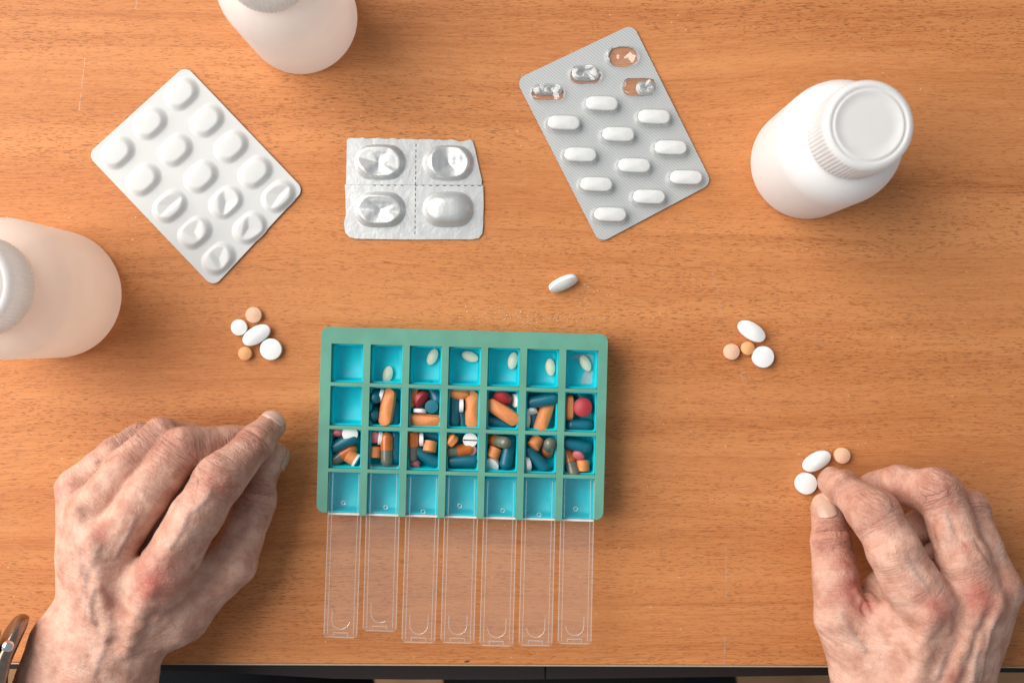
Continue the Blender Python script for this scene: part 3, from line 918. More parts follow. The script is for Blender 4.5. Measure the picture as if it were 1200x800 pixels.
# -- silver pack in the middle
sb = empty('blister_pack', pt(485, 221))
tag(sb, 'small silver foil blister pack of four pockets with torn upper edge', 'blister pack', 'blister packs on the table')
def loc2(px, py, z=1.0): 
    p = pt(px, py, z) - pt(485, 221); return (p.x, p.y)
rt = random.Random(5)
pts = [(406.5, 164.5)]
x = 411
pts.append((409, 162))
while x < 535:
    pts.append((x, 161.6 + (x-410)*0.022 + rt.uniform(-0.7, 0.7))); x += rt.uniform(2.5, 5)
pts += [(538, 166.2), (545, 165.2), (551, 163.4), (554, 166), (556.5, 174), (559, 186), (562, 200), (564.6, 211), (564.2, 217.3), (566.3, 218), (566.8, 240), (566, 266), (565, 274), (561, 279), (553, 280.6), (520, 280.4), (487, 280.8), (440, 280.2), (416, 279.6), (409, 277.5), (404.5, 272), (403, 262), (405.3, 252), (404.8, 230), (404, 216.5), (405.6, 215.8), (406, 190)]
ol2 = [loc2(*p) for p in pts]
cells2 = [(444.5, 189, 11), (525, 190, 23), (444.5, 244.8, 31), (525, 244.5, 0)]
st = MB().prism([ol2], 0.0007, 0.0010).build('sheet', M['foil'], sb, smooth=False)
Lf, Wf, Hf = 0.0272, 0.0190, 0.0062
def dent_foil(k):
    a = folds(k, Hf, (0.30, 0.42, 0.26, 0.22), 0.34, 0.0004, 0.00005)
    b = folds(k + 5, Hf, (0.20, 0.36), 0.46, 0.0004)
    return lambda x, y, z, t: b(x, y, a(x, y, z, t), t)
for x, y, k in cells2:
    mb = bubble_mb(Lf, Wf, Hf, prof_dome, 44, dent_foil(k) if k else None, 22)
    o = mb.build('pocket', M['foil'], sb)
    lx, ly = loc2(x, y, 4); o.location = (lx, ly, 0.00099)
    if k: o['label'] = 'crumpled pressed in foil pocket'
pf = MB()
for i, x in enumerate(np.arange(437, 565, 8.2)):
    if 470 < x < 486: continue
    a = loc2(x, 217.2+0.004*(x-437)); w = (0.0011 if (x < 460 or x > 500) else 0.0008)
    pf.box(a[0], a[0]+w*1.6, a[1]-0.00018, a[1]+0.00018, 0.00102, 0.00106)
for y in np.arange(170, 276, 6.4):
    a = loc2(487.5 - (y-170)*0.012, y)
    pf.box(a[0]-0.00018, a[0]+0.00018, a[1]-0.0010, a[1]+0.0006, 0.00102, 0.00106)
pf.build('perforation', M['dark_shade'], sb, smooth=False)
fl_ = MB()
a = loc2(404, 216.6); c = loc2(566, 217.8); fl_.box(a[0], c[0], a[1]-0.0001, a[1]+0.0001, 0.00101, 0.00103)
fl_.build('score_line', mat_plain('foil_score', (0.38, 0.40, 0.39), 0.5, 0.3), sb, smooth=False)

# -- hatched silver pack on the right
hb = empty('blister_pack', pt(720, 157))
tag(hb, 'hatched silver blister pack with eleven white tablets and four torn pockets', 'blister pack', 'blister packs on the table')
def loc3(px, py, z=1.0):
    p = pt(px, py, z) - pt(720, 157); return (p.x, p.y)
ol3 = round_poly([loc3(741.5, 28.5), loc3(604.5, 93.5), loc3(702.5, 285), loc3(834.5, 215)], 0.0048, 6)
empt = [(641.8, 108.2, 0), (686.2, 86.5, 1), (729.3, 65.5, 2), (749.2, 102.2, 3)]
def hole_loop(x, y, L_, W_, seed, dx=0, dy=0, amp=0.04):
    r = random.Random(seed); lx, ly = loc3(x+dx, y+dy)
    return [(lx + a*(1+r.uniform(-amp, amp)), ly + b*(1+r.uniform(-amp, amp))) for a, b in stadium(22, L_, W_)]
hl = [hole_loop(641.8, 108.2, 0.0172, 0.0074, 1, 0, 1.5, .05), hole_loop(686.2, 86.5, 0.0162, 0.0092, 2, -0.5, 2.0, .05), hole_loop(729.3, 65.5, 0.0150, 0.0106, 3, 1, 1, .10), hole_loop(749.2, 102.2, 0.0182, 0.0098, 4, 0, 0, .04)]
hs = MB(); hs.prism([ol3] + hl, 0.0008, 0.0011)
hs_o = hs.build('sheet', M['foil_hatch'], hb, smooth=False)
at = hs_o.data.attributes.new('hatch', 'FLOAT', 'POINT'); at.data.foreach_set('value', [1.0]*len(hs_o.data.vertices))
tabs = [(705.5,121.5),(766.7,137),(661,144),(724.7,157.5),(786,173),(680.3,181.3),(743.3,194),(804,208),(699,216),(760.7,230.6),(715.3,251.3)]
tm = tablet_mb(stadium(40, 0.0162, 0.0070), 0.0030, 0.0012)
tab_me = bpy.data.meshes.new('tablet'); tab_me.from_pydata(tm.v, [], tm.f); tab_me.materials.append(M['tab_white'])
tab_me.polygons.foreach_set('use_smooth', [True]*len(tab_me.polygons))
def prof_bub(t):
    if t < 0.78: return 1.0 - 0.06*(t/0.78)**2
    q = (t-0.78)/0.22
    return 0.94*(1 - q**1.6)
bm_ = bubble_mb(0.0200, 0.0098, 0.0058, prof_bub, 40, None, 14)
bub_me = bpy.data.meshes.new('bubble'); bub_me.from_pydata(bm_.v, [], bm_.f); bub_me.materials.append(M['bubble'])
bub_me.polygons.foreach_set('use_smooth', [True]*len(bub_me.polygons))
for x, y in tabs:
    lx, ly = loc3(x, y, 4)
    o = bpy.data.objects.new('tablet', tab_me); link(o, hb); o.location = (lx, ly, 0.0037); o.rotation_euler = (0, 0, math.radians(-2))
    lx, ly = loc3(x-1.5, y+1.2, 3)
    o = bpy.data.objects.new('bubble', bub_me); link(o, hb); o.location = (lx, ly, 0.00112); o.rotation_euler = (0, 0, math.radians(-2))
for x, y, k in empt:
    lx, ly = loc3(x, y, 3)
    cb = bubble_mb(0.0188, 0.0098 if k != 2 else 0.0112, 0.0050, prof_bub, 40, crush(40+k, 0.019, 0.0098, 0.0050, 0.7, 3), 18)
    o = cb.build('bubble', M['bubble'], hb); o.location = (lx, ly, 0.00112); o['label'] = 'crushed empty clear bubble'
# torn foil left in three of the empty pockets
for (x, y, Lq, Wq, hh, sd) in ((686.5, 86.0, 0.0146, 0.0080, 0.0016, 91), (757.5, 103.5, 0.0112, 0.0078, 0.0014, 92), (642, 105.5, 0.0152, 0.0052, 0.0012, 93)):
    lx, ly = loc3(x, y, 1)
    fb = bubble_mb(Lq, Wq, hh, prof_flat, 28, crush(sd, Lq, Wq, hh*1.6, 0.9, 4), 14)
    o = fb.build('foil_flap', M['foil_flap'], hb); o.location = (lx, ly, 0.0009)

#==HANDS==
# ------------------------------------------------------------------ hands
def P3(px, py, z): 
    v = pt(px, py, z)*1000.0
    return np.array((v.x, v.y, v.z), dtype=np.float32)

class Field:
    def __init__(self, lo, hi, h):
        self.lo = np.array(lo, np.float32); self.h = h
        self.n = [int(math.ceil((b-a)/h))+1 for a, b in zip(lo, hi)]
        self.ax = [self.lo[i] + h*np.arange(self.n[i], dtype=np.float32) for i in range(3)]
    def new(self): return np.full(self.n, 60.0, np.float32)
    def capsule(self, F, a, ra, b, rb, k):
        m = 7.0 + k
        lo = np.minimum(a-ra, b-rb) - m; hi = np.maximum(a+ra, b+rb) + m
        i0 = [max(0, int((lo[i]-self.lo[i])/self.h)) for i in range(3)]
        i1 = [min(self.n[i], int((hi[i]-self.lo[i])/self.h)+2) for i in range(3)]
        if any(p >= q for p, q in zip(i0, i1)): return
        sl = tuple(slice(p, q) for p, q in zip(i0, i1))
        X = self.ax[0][sl[0]][:, None, None]-a[0]; Y = self.ax[1][sl[1]][None, :, None]-a[1]; Z = self.ax[2][sl[2]][None, None, :]-a[2]
        ba = b-a; L2 = float((ba*ba).sum()) + 1e-9
        t = np.clip((X*ba[0] + Y*ba[1] + Z*ba[2])/L2, 0, 1)
        d = np.sqrt((X-t*ba[0])**2 + (Y-t*ba[1])**2 + (Z-t*ba[2])**2) - (ra + t*(rb-ra))
        A = F[sl]
        hh = np.maximum(k-np.abs(A-d), 0)/k
        F[sl] = np.minimum(A, d) - hh*hh*k*0.25
    def sample(self, F, P):
        q = (np.asarray(P, np.float32)-self.lo)/self.h
        i = np.floor(q).astype(int)
        for k in range(3): i[..., k] = np.clip(i[..., k], 0, self.n[k]-2)
        f = np.clip(q-i, 0, 1); x, y, z = i[..., 0], i[..., 1], i[..., 2]; r = 0
        for dx in (0, 1):
            for dy in (0, 1):
                for dz in (0, 1):
                    w = (f[..., 0] if dx else 1-f[..., 0])*(f[..., 1] if dy else 1-f[..., 1])*(f[..., 2] if dz else 1-f[..., 2])
                    r = r + w*F[x+dx, y+dy, z+dz]
        return r
    def grad(self, F, P):
        e = self.h; g = np.zeros_like(P)
        for k in range(3):
            d = np.zeros(3, np.float32); d[k] = e
            g[:, k] = self.sample(F, P+d) - self.sample(F, P-d)
        return g/(np.linalg.norm(g, axis=1, keepdims=True)+1e-9)
    def hit(self, F, px, py):
        """the first skin point under a photograph pixel"""
        zs = np.arange(92, -2, -0.3); P = np.array([P3(px, py, z) for z in zs])
        d = self.sample(F, P); w = np.where(d < 0)[0]
        return P[w[0]] if len(w) else None
    def nets(self, F):
        """surface nets: vertices (mm) and quads"""
        neg = F < 0
        c = np.zeros([n-1 for n in self.n], np.int8)
        for dx in (0, 1):
            for dy in (0, 1):
                for dz in (0, 1):
                    c += neg[dx:self.n[0]-1+dx, dy:self.n[1]-1+dy, dz:self.n[2]-1+dz]
        act = (c > 0) & (c < 8)
        idx = np.argwhere(act)
        ids = np.full(act.shape, -1, np.int64); ids[act] = np.arange(len(idx))
        acc = np.zeros((len(idx), 3)); cnt = np.zeros(len(idx))
        corners = [(0,0,0),(1,0,0),(0,1,0),(1,1,0),(0,0,1),(1,0,1),(0,1,1),(1,1,1)]
        vals = [F[idx[:, 0]+a, idx[:, 1]+b, idx[:, 2]+d] for a, b, d in corners]
        for i, j in ((0,1),(2,3),(4,5),(6,7),(0,2),(1,3),(4,6),(5,7),(0,4),(1,5),(2,6),(3,7)):
            a, b = vals[i], vals[j]; m = (a < 0) != (b < 0)
            t = np.where(m, a/np.where(m, a-b, 1), 0)
            p = np.array(corners[i])[None, :]*(1-t)[:, None] + np.array(corners[j])[None, :]*t[:, None]
            acc += p*m[:, None]; cnt += m
        V = (idx + acc/cnt[:, None])*self.h + self.lo
        Q = []
        for ax in range(3):
            a, b = [(1, 2), (2, 0), (0, 1)][ax]
            s0 = [slice(None)]*3; s1 = [slice(None)]*3
            s0[ax] = slice(0, -1); s1[ax] = slice(1, None)
            n0, n1 = neg[tuple(s0)], neg[tuple(s1)]
            e = np.argwhere(n0 != n1)
            ok = np.ones(len(e), bool)
            for k in (a, b): ok &= (e[:, k] > 0) & (e[:, k] < self.n[k]-1)
            e = e[ok]; fl = n0[e[:, 0], e[:, 1], e[:, 2]]
            q = []
            for da, db in ((-1, -1), (0, -1), (0, 0), (-1, 0)):
                p = e.copy(); p[:, a] += da; p[:, b] += db
                q.append(ids[p[:, 0], p[:, 1], p[:, 2]])
            q = np.stack(q, 1); q[~fl] = q[~fl][:, ::-1]
            Q.append(q)
        return V.astype(np.float32), np.concatenate(Q)

def polyline(P, step=0.6):
    out = []
    for a, b in zip(P, P[1:]):
        n = max(1, int(np.linalg.norm(b-a)/step))
        for i in range(n): out.append(a + (b-a)*i/n)
    out.append(P[-1]); return np.array(out, np.float32)

def min_dist(V, L):
    d = np.full(len(V), 1e9, np.float32)
    lo, hi = L.min(0)-9, L.max(0)+9
    m = ((V > lo) & (V < hi)).all(1)
    W = V[m]; best = np.full(len(W), 1e9, np.float32)
    for p in L: best = np.minimum(best, ((W-p)**2).sum(1))
    d[m] = np.sqrt(best); return d

def lump(V, scale, seed):
    o = seed*17.3
    return np.array([mnoise.noise((float(v[0])*scale+o, float(v[1])*scale, float(v[2])*scale)) for v in V], np.float32)

def build_hand(spec, label, parent, h=0.75):
    fing, palm = spec['fingers'], spec['palm']
    allp = [P3(*q[:3]) for f in fing for q in f] + [P3(*q[:3]) for c in palm for q in c[:2]]
    lo = np.min(allp, 0) - 24; hi = np.max(allp, 0) + 24
    if 'ymin' in spec: lo[1] = spec['ymin']
    lo[2] = max(lo[2], spec.get('zmin', -6)); 
    fd = Field(lo, hi, h)
    F = fd.new()
    for a, b, k in palm:
        fd.capsule(F, P3(*a[:3]), a[3], P3(*b[:3]), b[3], k)
    bones = []
    for fi, f in enumerate(fing):
        G = fd.new()
        for a, b in zip(f, f[1:]):
            fd.capsule(G, P3(*a[:3]), a[3], P3(*b[:3]), b[3], 2.2)
        k = spec.get('kf', 1.7)
        hh = np.maximum(k-np.abs(F-G), 0)/k
        F = np.minimum(F, G) - hh*hh*k*0.25
        bones.append([P3(*q[:3]) for q in f])
    # bumps (knuckles, folds) and hollows laid on the skin
    for px, py, dz, r, k in spec.get('bumps', []):
        s = fd.hit(F, px, py)
        if s is None: continue
        c = s + np.array((0, 0, dz), np.float32)
        fd.capsule(F, c, r, c + np.array((0, 0, 0.01), np.float32), r, k)
    for pts_, r, sink, k in spec.get('ridges', []):
        H = [fd.hit(F, *p) for p in pts_]; H = [q for q in H if q is not None]
        for a, b in zip(H, H[1:]):
            dn = np.array((0, 0, -sink), np.float32)
            fd.capsule(F, a+dn, r, b+dn, r, k)
    # flatten nothing below the table top: the hand rests on it
    zz = fd.ax[2][None, None, :]
    yy = fd.ax[1][None, :, None]
    over = np.where(yy > -171.0, -(zz-0.15), -60.0).astype(np.float32)
    F = np.maximum(F, over)
    V, Q = fd.nets(F)
    N = fd.grad(F, V)
    # attributes
    red = np.zeros(len(V), np.float32); cre = red.copy(); vei = red.copy(); wri = red.copy() + 0.15
    disp = np.zeros(len(V), np.float32)
    disp += 0.55*lump(V, 0.09, 1) + 0.28*lump(V, 0.22, 2)
    # distance along the hand (for the cross wrinkles)
    ax = P3(*spec['axis'][1]) - P3(*spec['axis'][0]); axl = np.linalg.norm(ax); ax = ax/axl
    along = (V - P3(*spec['axis'][0]))@ax
    best = np.full(len(V), 1e9, np.float32)
    for fi, B in enumerate(bones):
        s0 = float((B[0]-P3(*spec['axis'][0]))@ax)
        acc = s0
        for j, (a, b) in enumerate(zip(B, B[1:])):
            ba = b-a; L_ = np.linalg.norm(ba)
            t = np.clip(((V-a)@ba)/(L_*L_), 0, 1.35 if j == len(B)-2 else 1.0)
            d = np.linalg.norm(V-a-t[:, None]*ba, axis=1)
            rr = fing[fi][j][3] + (fing[fi][j+1][3]-fing[fi][j][3])*np.clip(t, 0, 1)
            dd = d - rr
            m = (dd < best) & (dd < 2.2) & ((t > 0.02) | (j > 0))
            best[m] = dd[m]
            along[m] = acc + t[m]*L_
            acc += L_
        # wrinkles over the joints
        acc = s0
        for j in range(len(B)-1):
            acc += np.linalg.norm(B[j+1]-B[j])
            if (fi, j+1) in spec['joints']:
                st = spec['joints'][(fi, j+1)]
                dj = np.linalg.norm(V-B[j+1], axis=1)
                w = np.exp(-(np.maximum(dj-fing[fi][j+1][3]*0.9, 0)/6.0)**2)
                up = np.clip(N[:, 2]*1.3+0.2, 0, 1)
                wri = np.maximum(wri, w*up)
                red = np.maximum(red, 0.45*st*w*up)
                wob = lump(V[w > 0.05], 0.16, 5+fi); sw = along.copy(); sw[w > 0.05] += 1.6*wob
                for off in (-5.2, -2.6, 0.0, 2.4, 5.0):
                    g = np.exp(-((sw-acc-off)/0.75)**2)*w*up*st*(1-0.08*abs(off))
                    disp -= 0.55*g; cre = np.maximum(cre, 0.55*g)
    for pts_, amp, sig in spec.get('grooves', []):
        H = [fd.hit(F, *p) for p in pts_]; H = [q for q in H if q is not None]
        if len(H) < 2: continue
        d = min_dist(V, polyline(H)); g = np.exp(-(d/sig)**2)
        disp -= amp*g; cre = np.maximum(cre, np.clip(amp, 0, 1)*g)
    for pts_, amp, sig in spec.get('veins', []):
        H = [fd.hit(F, *p) for p in pts_]; H = [q for q in H if q is not None]
        if len(H) < 2: continue
        d = min_dist(V, polyline(H)); g = np.exp(-(d/sig)**2)
        disp += amp*g; vei = np.maximum(vei, g)
    for px, py, r, a in spec.get('reds', []):
        s = fd.hit(F, px, py)
        if s is None: continue
        red = np.maximum(red, a*np.exp(-(((V-s)**2).sum(1))/(r*r)))
    near = V[:, 2] < 1.2
    disp[near] = 0
    V2 = V + N*disp[:, None]
    o = bpy.data.objects.new('hand', bpy.data.meshes.new('hand'))
    me = o.data
    me.vertices.add(len(V2)); me.vertices.foreach_set('co', (V2*0.001).astype(np.float32).ravel())
    me.loops.add(Q.size); me.loops.foreach_set('vertex_index', Q.astype(np.int32).ravel())
    me.polygons.add(len(Q)); me.polygons.foreach_set('loop_start', np.arange(0, Q.size, 4, dtype=np.int32))
    me.update(calc_edges=True); me.validate()
    me.polygons.foreach_set('use_smooth', [True]*len(me.polygons))
    me.materials.append(M['skin'])
    for nm, arr in (('red', red), ('crease', cre), ('vein', vei), ('wrinkle', wri), ('along', along)):
        A = me.attributes.new(nm, 'FLOAT', 'POINT'); A.data.foreach_set('value', np.ascontiguousarray(arr, np.float32))
    link(o, parent); o['label'] = label
    # nails
    for nl in spec['nails']:
        f = bones[nl['finger']]; a, b = f[-2], f[-1]
        axd = (b-a)/np.linalg.norm(b-a); n = np.array(nl['normal'], np.float32); n = n - axd*(n@axd); n /= np.linalg.norm(n)
        sd = np.cross(axd, n); nu, nv = 13, 13
        v = []; f_ = []
        for j in range(nv):
            vv = j/(nv-1)
            for i in range(nu):
                uu = -1 + 2*i/(nu-1)
                wfac = (1-abs(2*vv-1)**nl.get('p', 5))**0.4
                ph = math.radians(nl['half'])*uu*max(wfac, 0.12)
                org_ = b + axd*(nl['front'] - (1-vv)*nl['len'])
                root = b if (org_-b)@axd > 0 else org_
                tgt = org_ - root
                dr = n*math.cos(ph) + sd*math.sin(ph)
                rr_ = np.arange(0.5, 16, 0.2)
                Pp = root[None, :] + tgt[None, :]*np.minimum(1, rr_/3.0)[:, None] + dr[None, :]*rr_[:, None]
                d = fd.sample(F, Pp); w = np.where(d > 0)[0]
                q = Pp[w[0]] if len(w) else Pp[-1]
                q = q + dr*(0.28*(1-abs(uu)**3) + 0.02)
                v.append(q*0.001)
        for j in range(nv-1):
            for i in range(nu-1):
                f_.append((j*nu+i, j*nu+i+1, (j+1)*nu+i+1, (j+1)*nu+i))
        no = mesh_obj('fingernail', v, f_, nl['mat'], o)
        sm = no.modifiers.new('thick', 'SOLIDIFY'); sm.thickness = 0.0005; sm.offset = 0.3
        ss = no.modifiers.new('sub', 'SUBSURF'); ss.levels = 1; ss.render_levels = 1
    return o, fd, F

person = empty('person', (0, -0.45, -0.2))
tag(person, 'seated elderly person in black trousers sorting pills with both wrinkled hands', 'person')
person_inv = Matrix.Translation((0, 0.45, 0.2))

LEFT = dict(
    fingers=[
        [(183,686,49,13.5),(230,604,52,12.2),(256,565,48,11.0),(299,519,32,9.0),(317,499,21,7.6)],        # index
        [(130,640,50,11.8),(172,580,50,10.6),(213,526,42,10.6),(262,520,26,8.8),(296,514,16,7.4)],      # middle
        [(104,604,43,11.2),(150,546,42,9.6),(189,512,35,9.6),(225,516,20,8.4),(255,521,11,7.2)],        # ring
        [(92,572,30,10.6),(136,531,27,8.2),(164,514,21,8.0),(190,522,12,7.4),(212,530,9,6.6)],          # little
        [(272,658,24,12.2),(301,585,18,9.6),(306,556,15,8.0),(321,534,12,7.6)],                          # thumb
    ],
    palm=[
        ((152,742,38,14),(183,686,49,13.0),9), ((128,740,38,14),(130,640,50,11.6),8), ((110,735,34,13),(104,604,43,11.0),8), ((97,728,28,12.5),(92,572,30,10.4),8),
        ((150,700,28,18),(195,675,30,15),9), ((165,735,28,16),(206,716,30,15),9), ((206,716,30,15),(272,658,24,12.0),9), ((190,690,40,9),(258,665,26,9),10),
        ((112,650,32,14),(140,700,28,16),9), ((150,655,34,9),(214,556,30,8),5),
        ((118,775,34,21),(70,950,30,27),10), ((146,768,32,16),(128,950,31,22),10), ((78,752,30,17.5),(20,950,28,23),10)],
    axis=((110,780,34),(160,600,50)),
    joints={(0,2):1.0,(0,3):0.8,(1,2):0.7,(2,2):0.6,(3,2):0.4,(4,1):0.6},
    bumps=[(178,683,-9.5,11,7),(106,634,-6.5,8,6),(84,578,-6,7,5),(250,562,-8.6,9,9)],
    ridges=[([(178,690),(160,728),(148,760)],2.6,1.2,5),([(108,640),(118,690),(126,740)],2.2,0.9,5),([(90,596),(100,660),(110,720)],2.0,0.8,5),
            ([(186,660),(215,618),(240,580)],4.0,2.6,6)],
    grooves=[([(123,692),(134,706),(146,718),(160,728),(176,726)],1.0,2.2), ([(168,640),(163,652),(160,668)],0.7,1.2), ([(117,541),(126,538),(138,531)],0.9,1.3),
             ([(186,719),(214,706),(236,680)],0.8,3.0), ([(110,755),(150,760),(180,762)],0.3,0.9), ([(104,768),(146,774),(180,774)],0.35,0.9), ([(100,782),(140,788),(176,788)],0.35,0.9)],
    veins=[([(110,690),(106,706),(106,722),(114,736),(124,748)],0.9,1.6), ([(136,650),(150,625),(158,606)],0.6,1.3), ([(116,640),(104,670),(94,700)],0.5,1.5),
           ([(200,640),(212,622),(222,600)],0.7,1.3), ([(228,598),(238,588),(246,578)],0.5,1.3), ([(92,640),(96,670),(102,700),(98,724)],0.5,1.4), ([(124,748),(118,768),(110,790)],0.5,1.6)],
    reds=[(180,684,11,1.0),(190,672,7,0.7),(250,566,8,0.6),(262,572,7,0.55),(104,634,4,0.3),(116,626,4,0.7),(120,618,3,0.5),(280,545,8,0.4),(300,520,8,0.45),(76,572,5,0.3),(200,520,6,0.35)],
    nails=[dict(finger=0, normal=(0.30,0.55,0.75), half=52, front=6.8, len=9.5, mat=M['nail']), dict(finger=4, normal=(0.80,-0.55,-0.05), half=42, front=6.5, len=10.5, mat=M['nail_pale'])],
    ymin=-262.0, zmin=-4.0)
RIGHT = dict(
    fingers=[
        [(1092,716,51,14.0),(1066,680,53,13.2),(1047,643,52,12.2),(1028,604,44,10.8),(989,572,25,8.8),(976,564,13,7.6)],   # index
        [(1147,702,51,12.4),(1128,652,52,11.6),(1103,582,42,10.6),(1052,567,26,9.2),(1024,570,13,7.8)],                    # middle
        [(1166,690,44,11.8),(1148,640,42,10.2),(1134,596,33,9.8),(1100,600,17,8.8),(1062,626,12,8.4),(1044,650,9,7.8)],                       # ring
        [(1168,694,34,11.2),(1152,648,26,9.2),(1142,612,18,8.6),(1108,622,11,8.0),(1068,664,9,7.4)],                        # little
        [(986,722,30,13.2),(979,676,27,11.2),(974,634,20,9.8),(969,602,13,7.6),(967,594,11,7.0)],                            # thumb
    ],
    palm=[
        ((1062,810,44,15),(1092,716,51,13.6),9), ((1085,815,44,15),(1147,702,51,12.0),9), ((1108,812,40,14),(1166,690,44,11.4),9), ((1126,806,33,13),(1168,694,34,11.0),9),
        ((1010,790,32,14),(984,722,30,12.2),9), ((1040,800,32,18),(1100,740,32,18),9), ((1000,728,28,10),(1062,722,40,12),10), ((1028,760,32,16),(1068,740,40,14),9), ((1040,700,22,12),(1090,690,24,14),8), ((1020,716,22,11),(1060,672,22,10),7), ((1140,730,30,12),(1110,790,30,16),9),
        ((1020,800,32,16),(1046,960,30,22),10), ((1072,815,34,22),(1100,960,30,26),10), ((1122,810,32,15),(1150,960,29,22),10)],
    axis=((1075,820,40),(1120,700,51)),
    joints={(0,3):1.0,(0,4):0.35,(1,2):0.8,(2,2):0.4,(4,2):1.0,(0,0):0.3},
    bumps=[(1096,714,-10,11.5,7),(1147,700,-8.5,9.5,6),(1182,690,-7,8,5),(1030,606,-9.0,9.4,9),(1104,570,-7.4,8,8)],
    ridges=[([(1092,724),(1080,760),(1070,800)],3.0,1.4,6),([(1147,712),(1128,760),(1112,800)],2.4,1.0,5),([(1172,704),(1150,750),(1136,800)],2.0,0.8,5),
            ([(1018,712),(1008,704),(1003,694)],1.6,0.6,2.5),([(1026,708),(1019,698)],1.6,0.4,2.5)],
    grooves=[([(1104,738),(1090,752),(1076,766),(1062,780)],0.5,2.4),([(1120,722),(1122,746),(1112,772)],0.7,3.0),([(1156,722),(1150,740),(1140,760)],0.5,1.6),
             ([(1128,634),(1134,640)],0.5,0.9),([(1158,640),(1162,652)],0.8,1.2),([(1144,634),(1152,648),(1160,660)],0.6,1.2),
             ([(1012,706),(1010,714),(1014,720)],0.8,0.9),([(1020,708),(1022,716)],0.8,0.9),
             ([(1005,742),(1040,745),(1076,742)],0.4,0.8),([(1010,752),(1045,756),(1074,752)],0.4,0.8),([(1020,764),(1050,766),(1070,762)],0.35,0.8),([(1036,734),(1060,735),(1084,732)],0.3,0.7),
             ([(962,742),(985,758),(1005,785)],0.5,1.3),([(972,770),(990,784),(1004,800)],0.4,1.2),
             ([(1096,606),(1094,618),(1098,640)],0.5,1.2),([(1118,612),(1124,630),(1120,650)],0.3,1.0),
             ([(954,650),(966,650),(978,644)],0.45,0.8),([(958,644),(968,646)],0.4,0.8)],
    veins=[([(1150,742),(1143,766),(1139,795)],0.9,1.5),([(1168,720),(1156,756),(1148,796)],0.8,1.5),([(1118,748),(1106,772),(1096,795)],0.7,1.7),([(1060,652),(1074,674),(1086,690)],0.4,1.3),
           ([(985,720),(996,740),(1012,760)],0.6,1.6),([(1108,600),(1114,624),(1112,640)],0.7,1.3)],
    reds=[(1098,712,9,0.75),(1110,716,7,0.6),(1148,700,9,0.95),(1180,690,7,0.4),(1030,604,8,0.35),(1104,566,7,0.35),(994,660,8,0.7),(1000,690,9,0.95),(1012,706,7,0.9),(1040,575,9,0.35),(1060,575,8,0.3),
          (1132,640,2.2,0.6),(985,575,8,0.3),(1118,795,6,0.6)],
    nails=[dict(finger=4, normal=(-0.22,0.1,0.95), half=36, front=5.0, len=14.0, mat=M['nail_pale'], p=8)],
    ymin=-262.0, zmin=-4.0)
HL, fdl, FL = build_hand(LEFT, 'left hand with curled fingers, index and thumb pinched together', person)
HL.matrix_parent_inverse = person_inv
HR, fdr, FR = build_hand(RIGHT, 'right hand pushing the white oval pill with index finger', person)
HR.matrix_parent_inverse = person_inv
for o_ in (HL, HR):
    for q in o_.children: q.matrix_parent_inverse = Matrix.Identity(4)

# trousers: two thighs under the table edge
def trousers():
    fd = Field((-420, -760, -330), (420, 60, -80), 8.0)
    F = fd.new()
    A = np.array
    f32 = lambda *a: np.array(a, np.float32)
    fd.capsule(F, f32(-215, 20, -250), 68, f32(-200, -240, -250), 80, 20)
    fd.capsule(F, f32(-200, -240, -250), 78, f32(-120, -560, -235), 100, 20)
    fd.capsule(F, f32(90, 20, -250), 76, f32(58, -240, -250), 108, 20)
    fd.capsule(F, f32(58, -240, -250), 108, f32(90, -560, -235), 112, 20)
    fd.capsule(F, f32(-110, -620, -225), 125, f32(110, -620, -225), 125, 40)
    V, Q = fd.nets(F); N = fd.grad(F, V)
    V = V + N*(5*lump(V, 0.02, 4) + 2.5*lump(V*np.array((1, 2.5, 1)), 0.03, 6))[:, None]
    o = mesh_obj('trousers', V*0.001, Q, M['cloth'], person)
    o.matrix_parent_inverse = person_inv
trousers()

# ------------------------------------------------------------------ wrist watch
wc = pt(0, 783, 44)
nw = Vector((-0.88, 0.20, 0.42)).normalized()
bw = Vector((-0.13, -0.98, 0.0)); bw = (bw - nw*bw.dot(nw)).normalized()
aw = bw.cross(nw).normalized()            # towards the hand and the lens
if aw.z < 0: aw = -aw
MW = Matrix(((aw.x, bw.x, nw.x, wc.x), (aw.y, bw.y, nw.y, wc.y), (aw.z, bw.z, nw.z, wc.z), (0, 0, 0, 1)))
watch = empty('wristwatch'); watch.matrix_world = MW
tag(watch, 'steel wristwatch seen edge on at the left wrist', 'watch')
def tonneau(mb, k=1.42):
    """stretches a round case towards the strap and bends it round the wrist"""
    mb.v = [(x*0.92, y*k, z*0.8 - 7.5*max(abs(y)*k-0.010, 0)**1.25*(1 if abs(y) > 0.006 else 0)*0.12) for x, y, z in mb.v]
    return mb
cs = MB(); cs.lathe([(1e-5, -0.0046), (0.0166, -0.0046), (0.0182, -0.0034), (0.0189, -0.0006), (0.0188, 0.0018), (0.0182, 0.0029), (1e-5, 0.0030)], 72, cap=False)
tonneau(cs).build('case', M['steel'], watch)
MB().lathe([(0.0150, 0.0030), (0.0181, 0.00305), (0.0184, 0.0040), (0.0172, 0.0054), (0.0160, 0.0056), (0.0150, 0.0050)], 64, cap=False).build('bezel', M['steel_b'], watch)
MB().lathe([(1e-5, 0.0053), (0.010, 0.0052), (0.0158, 0.0048), (0.0160, 0.0036), (1e-5, 0.0036)], 48, cap=False).build('crystal', M['glass'], watch)
cr = MB(); cr.lathe([(1e-5, 0.0180), (0.0012, 0.0182), (0.0012, 0.0192), (0.0024, 0.0194), (0.0027, 0.0200), (0.0027, 0.0216), (0.0020, 0.0226), (1e-5, 0.0228)], 24, cap=False)
cr.v = [(z - 0.0046, x - 0.0165, y - 0.0008) for x, y, z in cr.v]
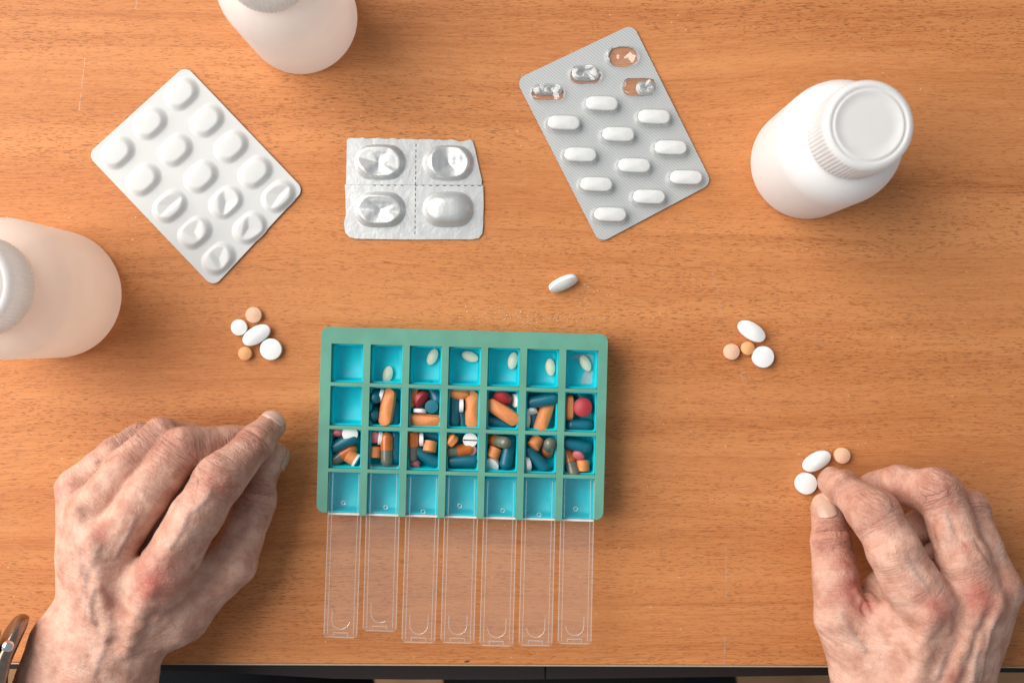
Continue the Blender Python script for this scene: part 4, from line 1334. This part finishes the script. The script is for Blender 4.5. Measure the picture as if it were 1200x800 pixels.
cr.build('crown', M['steel_b'], watch)
sp_ = MB(); ring = []
for i in range(40):
    a = math.radians(84 + 192*i/39)
    ring.append((0.0235*math.sin(a)*1.0, -0.0200 + 0.0190*math.cos(a)))
v = []; f = []
for i, (y, z) in enumerate(ring):
    t = Vector((0, ring[min(i+1, 39)][0]-ring[max(i-1, 0)][0], ring[min(i+1, 39)][1]-ring[max(i-1, 0)][1])).normalized()
    nn = Vector((0, -t.z, t.y))*0.0009
    for x, s in ((-0.0088, 1), (0.0088, 1), (0.0088, -1), (-0.0088, -1)):
        v.append((x, y + nn.y*s, z + nn.z*s))
for i in range(39):
    for k in range(4):
        q = (k+1) % 4; f.append((i*4+k, i*4+q, (i+1)*4+q, (i+1)*4+k))
sp_.add(v, f).build('strap', M['leather'], watch, smooth=False)

# ------------------------------------------------------------------ powder and crumbs on the table top
dm = MB(); rd = random.Random(12)
def crumb(px, py, r):
    c = pt(px, py, r*500); n = 5; v = [c + Vector((0, 0, r*0.5))]
    for i in range(n):
        a = 2*math.pi*i/n + rd.random(); q = r*rd.uniform(0.5, 1.0)
        v.append(c + Vector((q*math.cos(a), q*math.sin(a), -r*0.5)))
    dm.add(v, [(0, 1+i, 1+(i+1) % n) for i in range(n)] + [tuple(range(n, 0, -1))])
spots = [(640, 374, 70, 9, 110), (580, 366, 55, 8, 60), (700, 345, 60, 40, 40), (690, 330, 40, 30, 14), (610, 90, 6, 4, 9), (630, 100, 60, 40, 14), (940, 600, 20, 20, 10), (985, 520, 60, 25, 14), (1130, 560, 50, 30, 8), (868, 440, 8, 9, 14),
         (790, 270, 20, 20, 10), (480, 350, 60, 20, 12), (1020, 60, 120, 50, 14), (560, 330, 180, 60, 18), (760, 540, 160, 120, 12)]
for cx, cy, sx, sy, n in spots:
    for i in range(n):
        crumb(rd.gauss(cx, sx*0.5), rd.gauss(cy, sy*0.5), rd.uniform(0.00012, 0.00036)*(1.3 if rd.random() < 0.15 else 1))
d = dm.build('powder_crumbs', M['dust'], None, smooth=False)
tag(d, 'scattered white specks of pill powder on the wood', 'powder', kind='stuff')
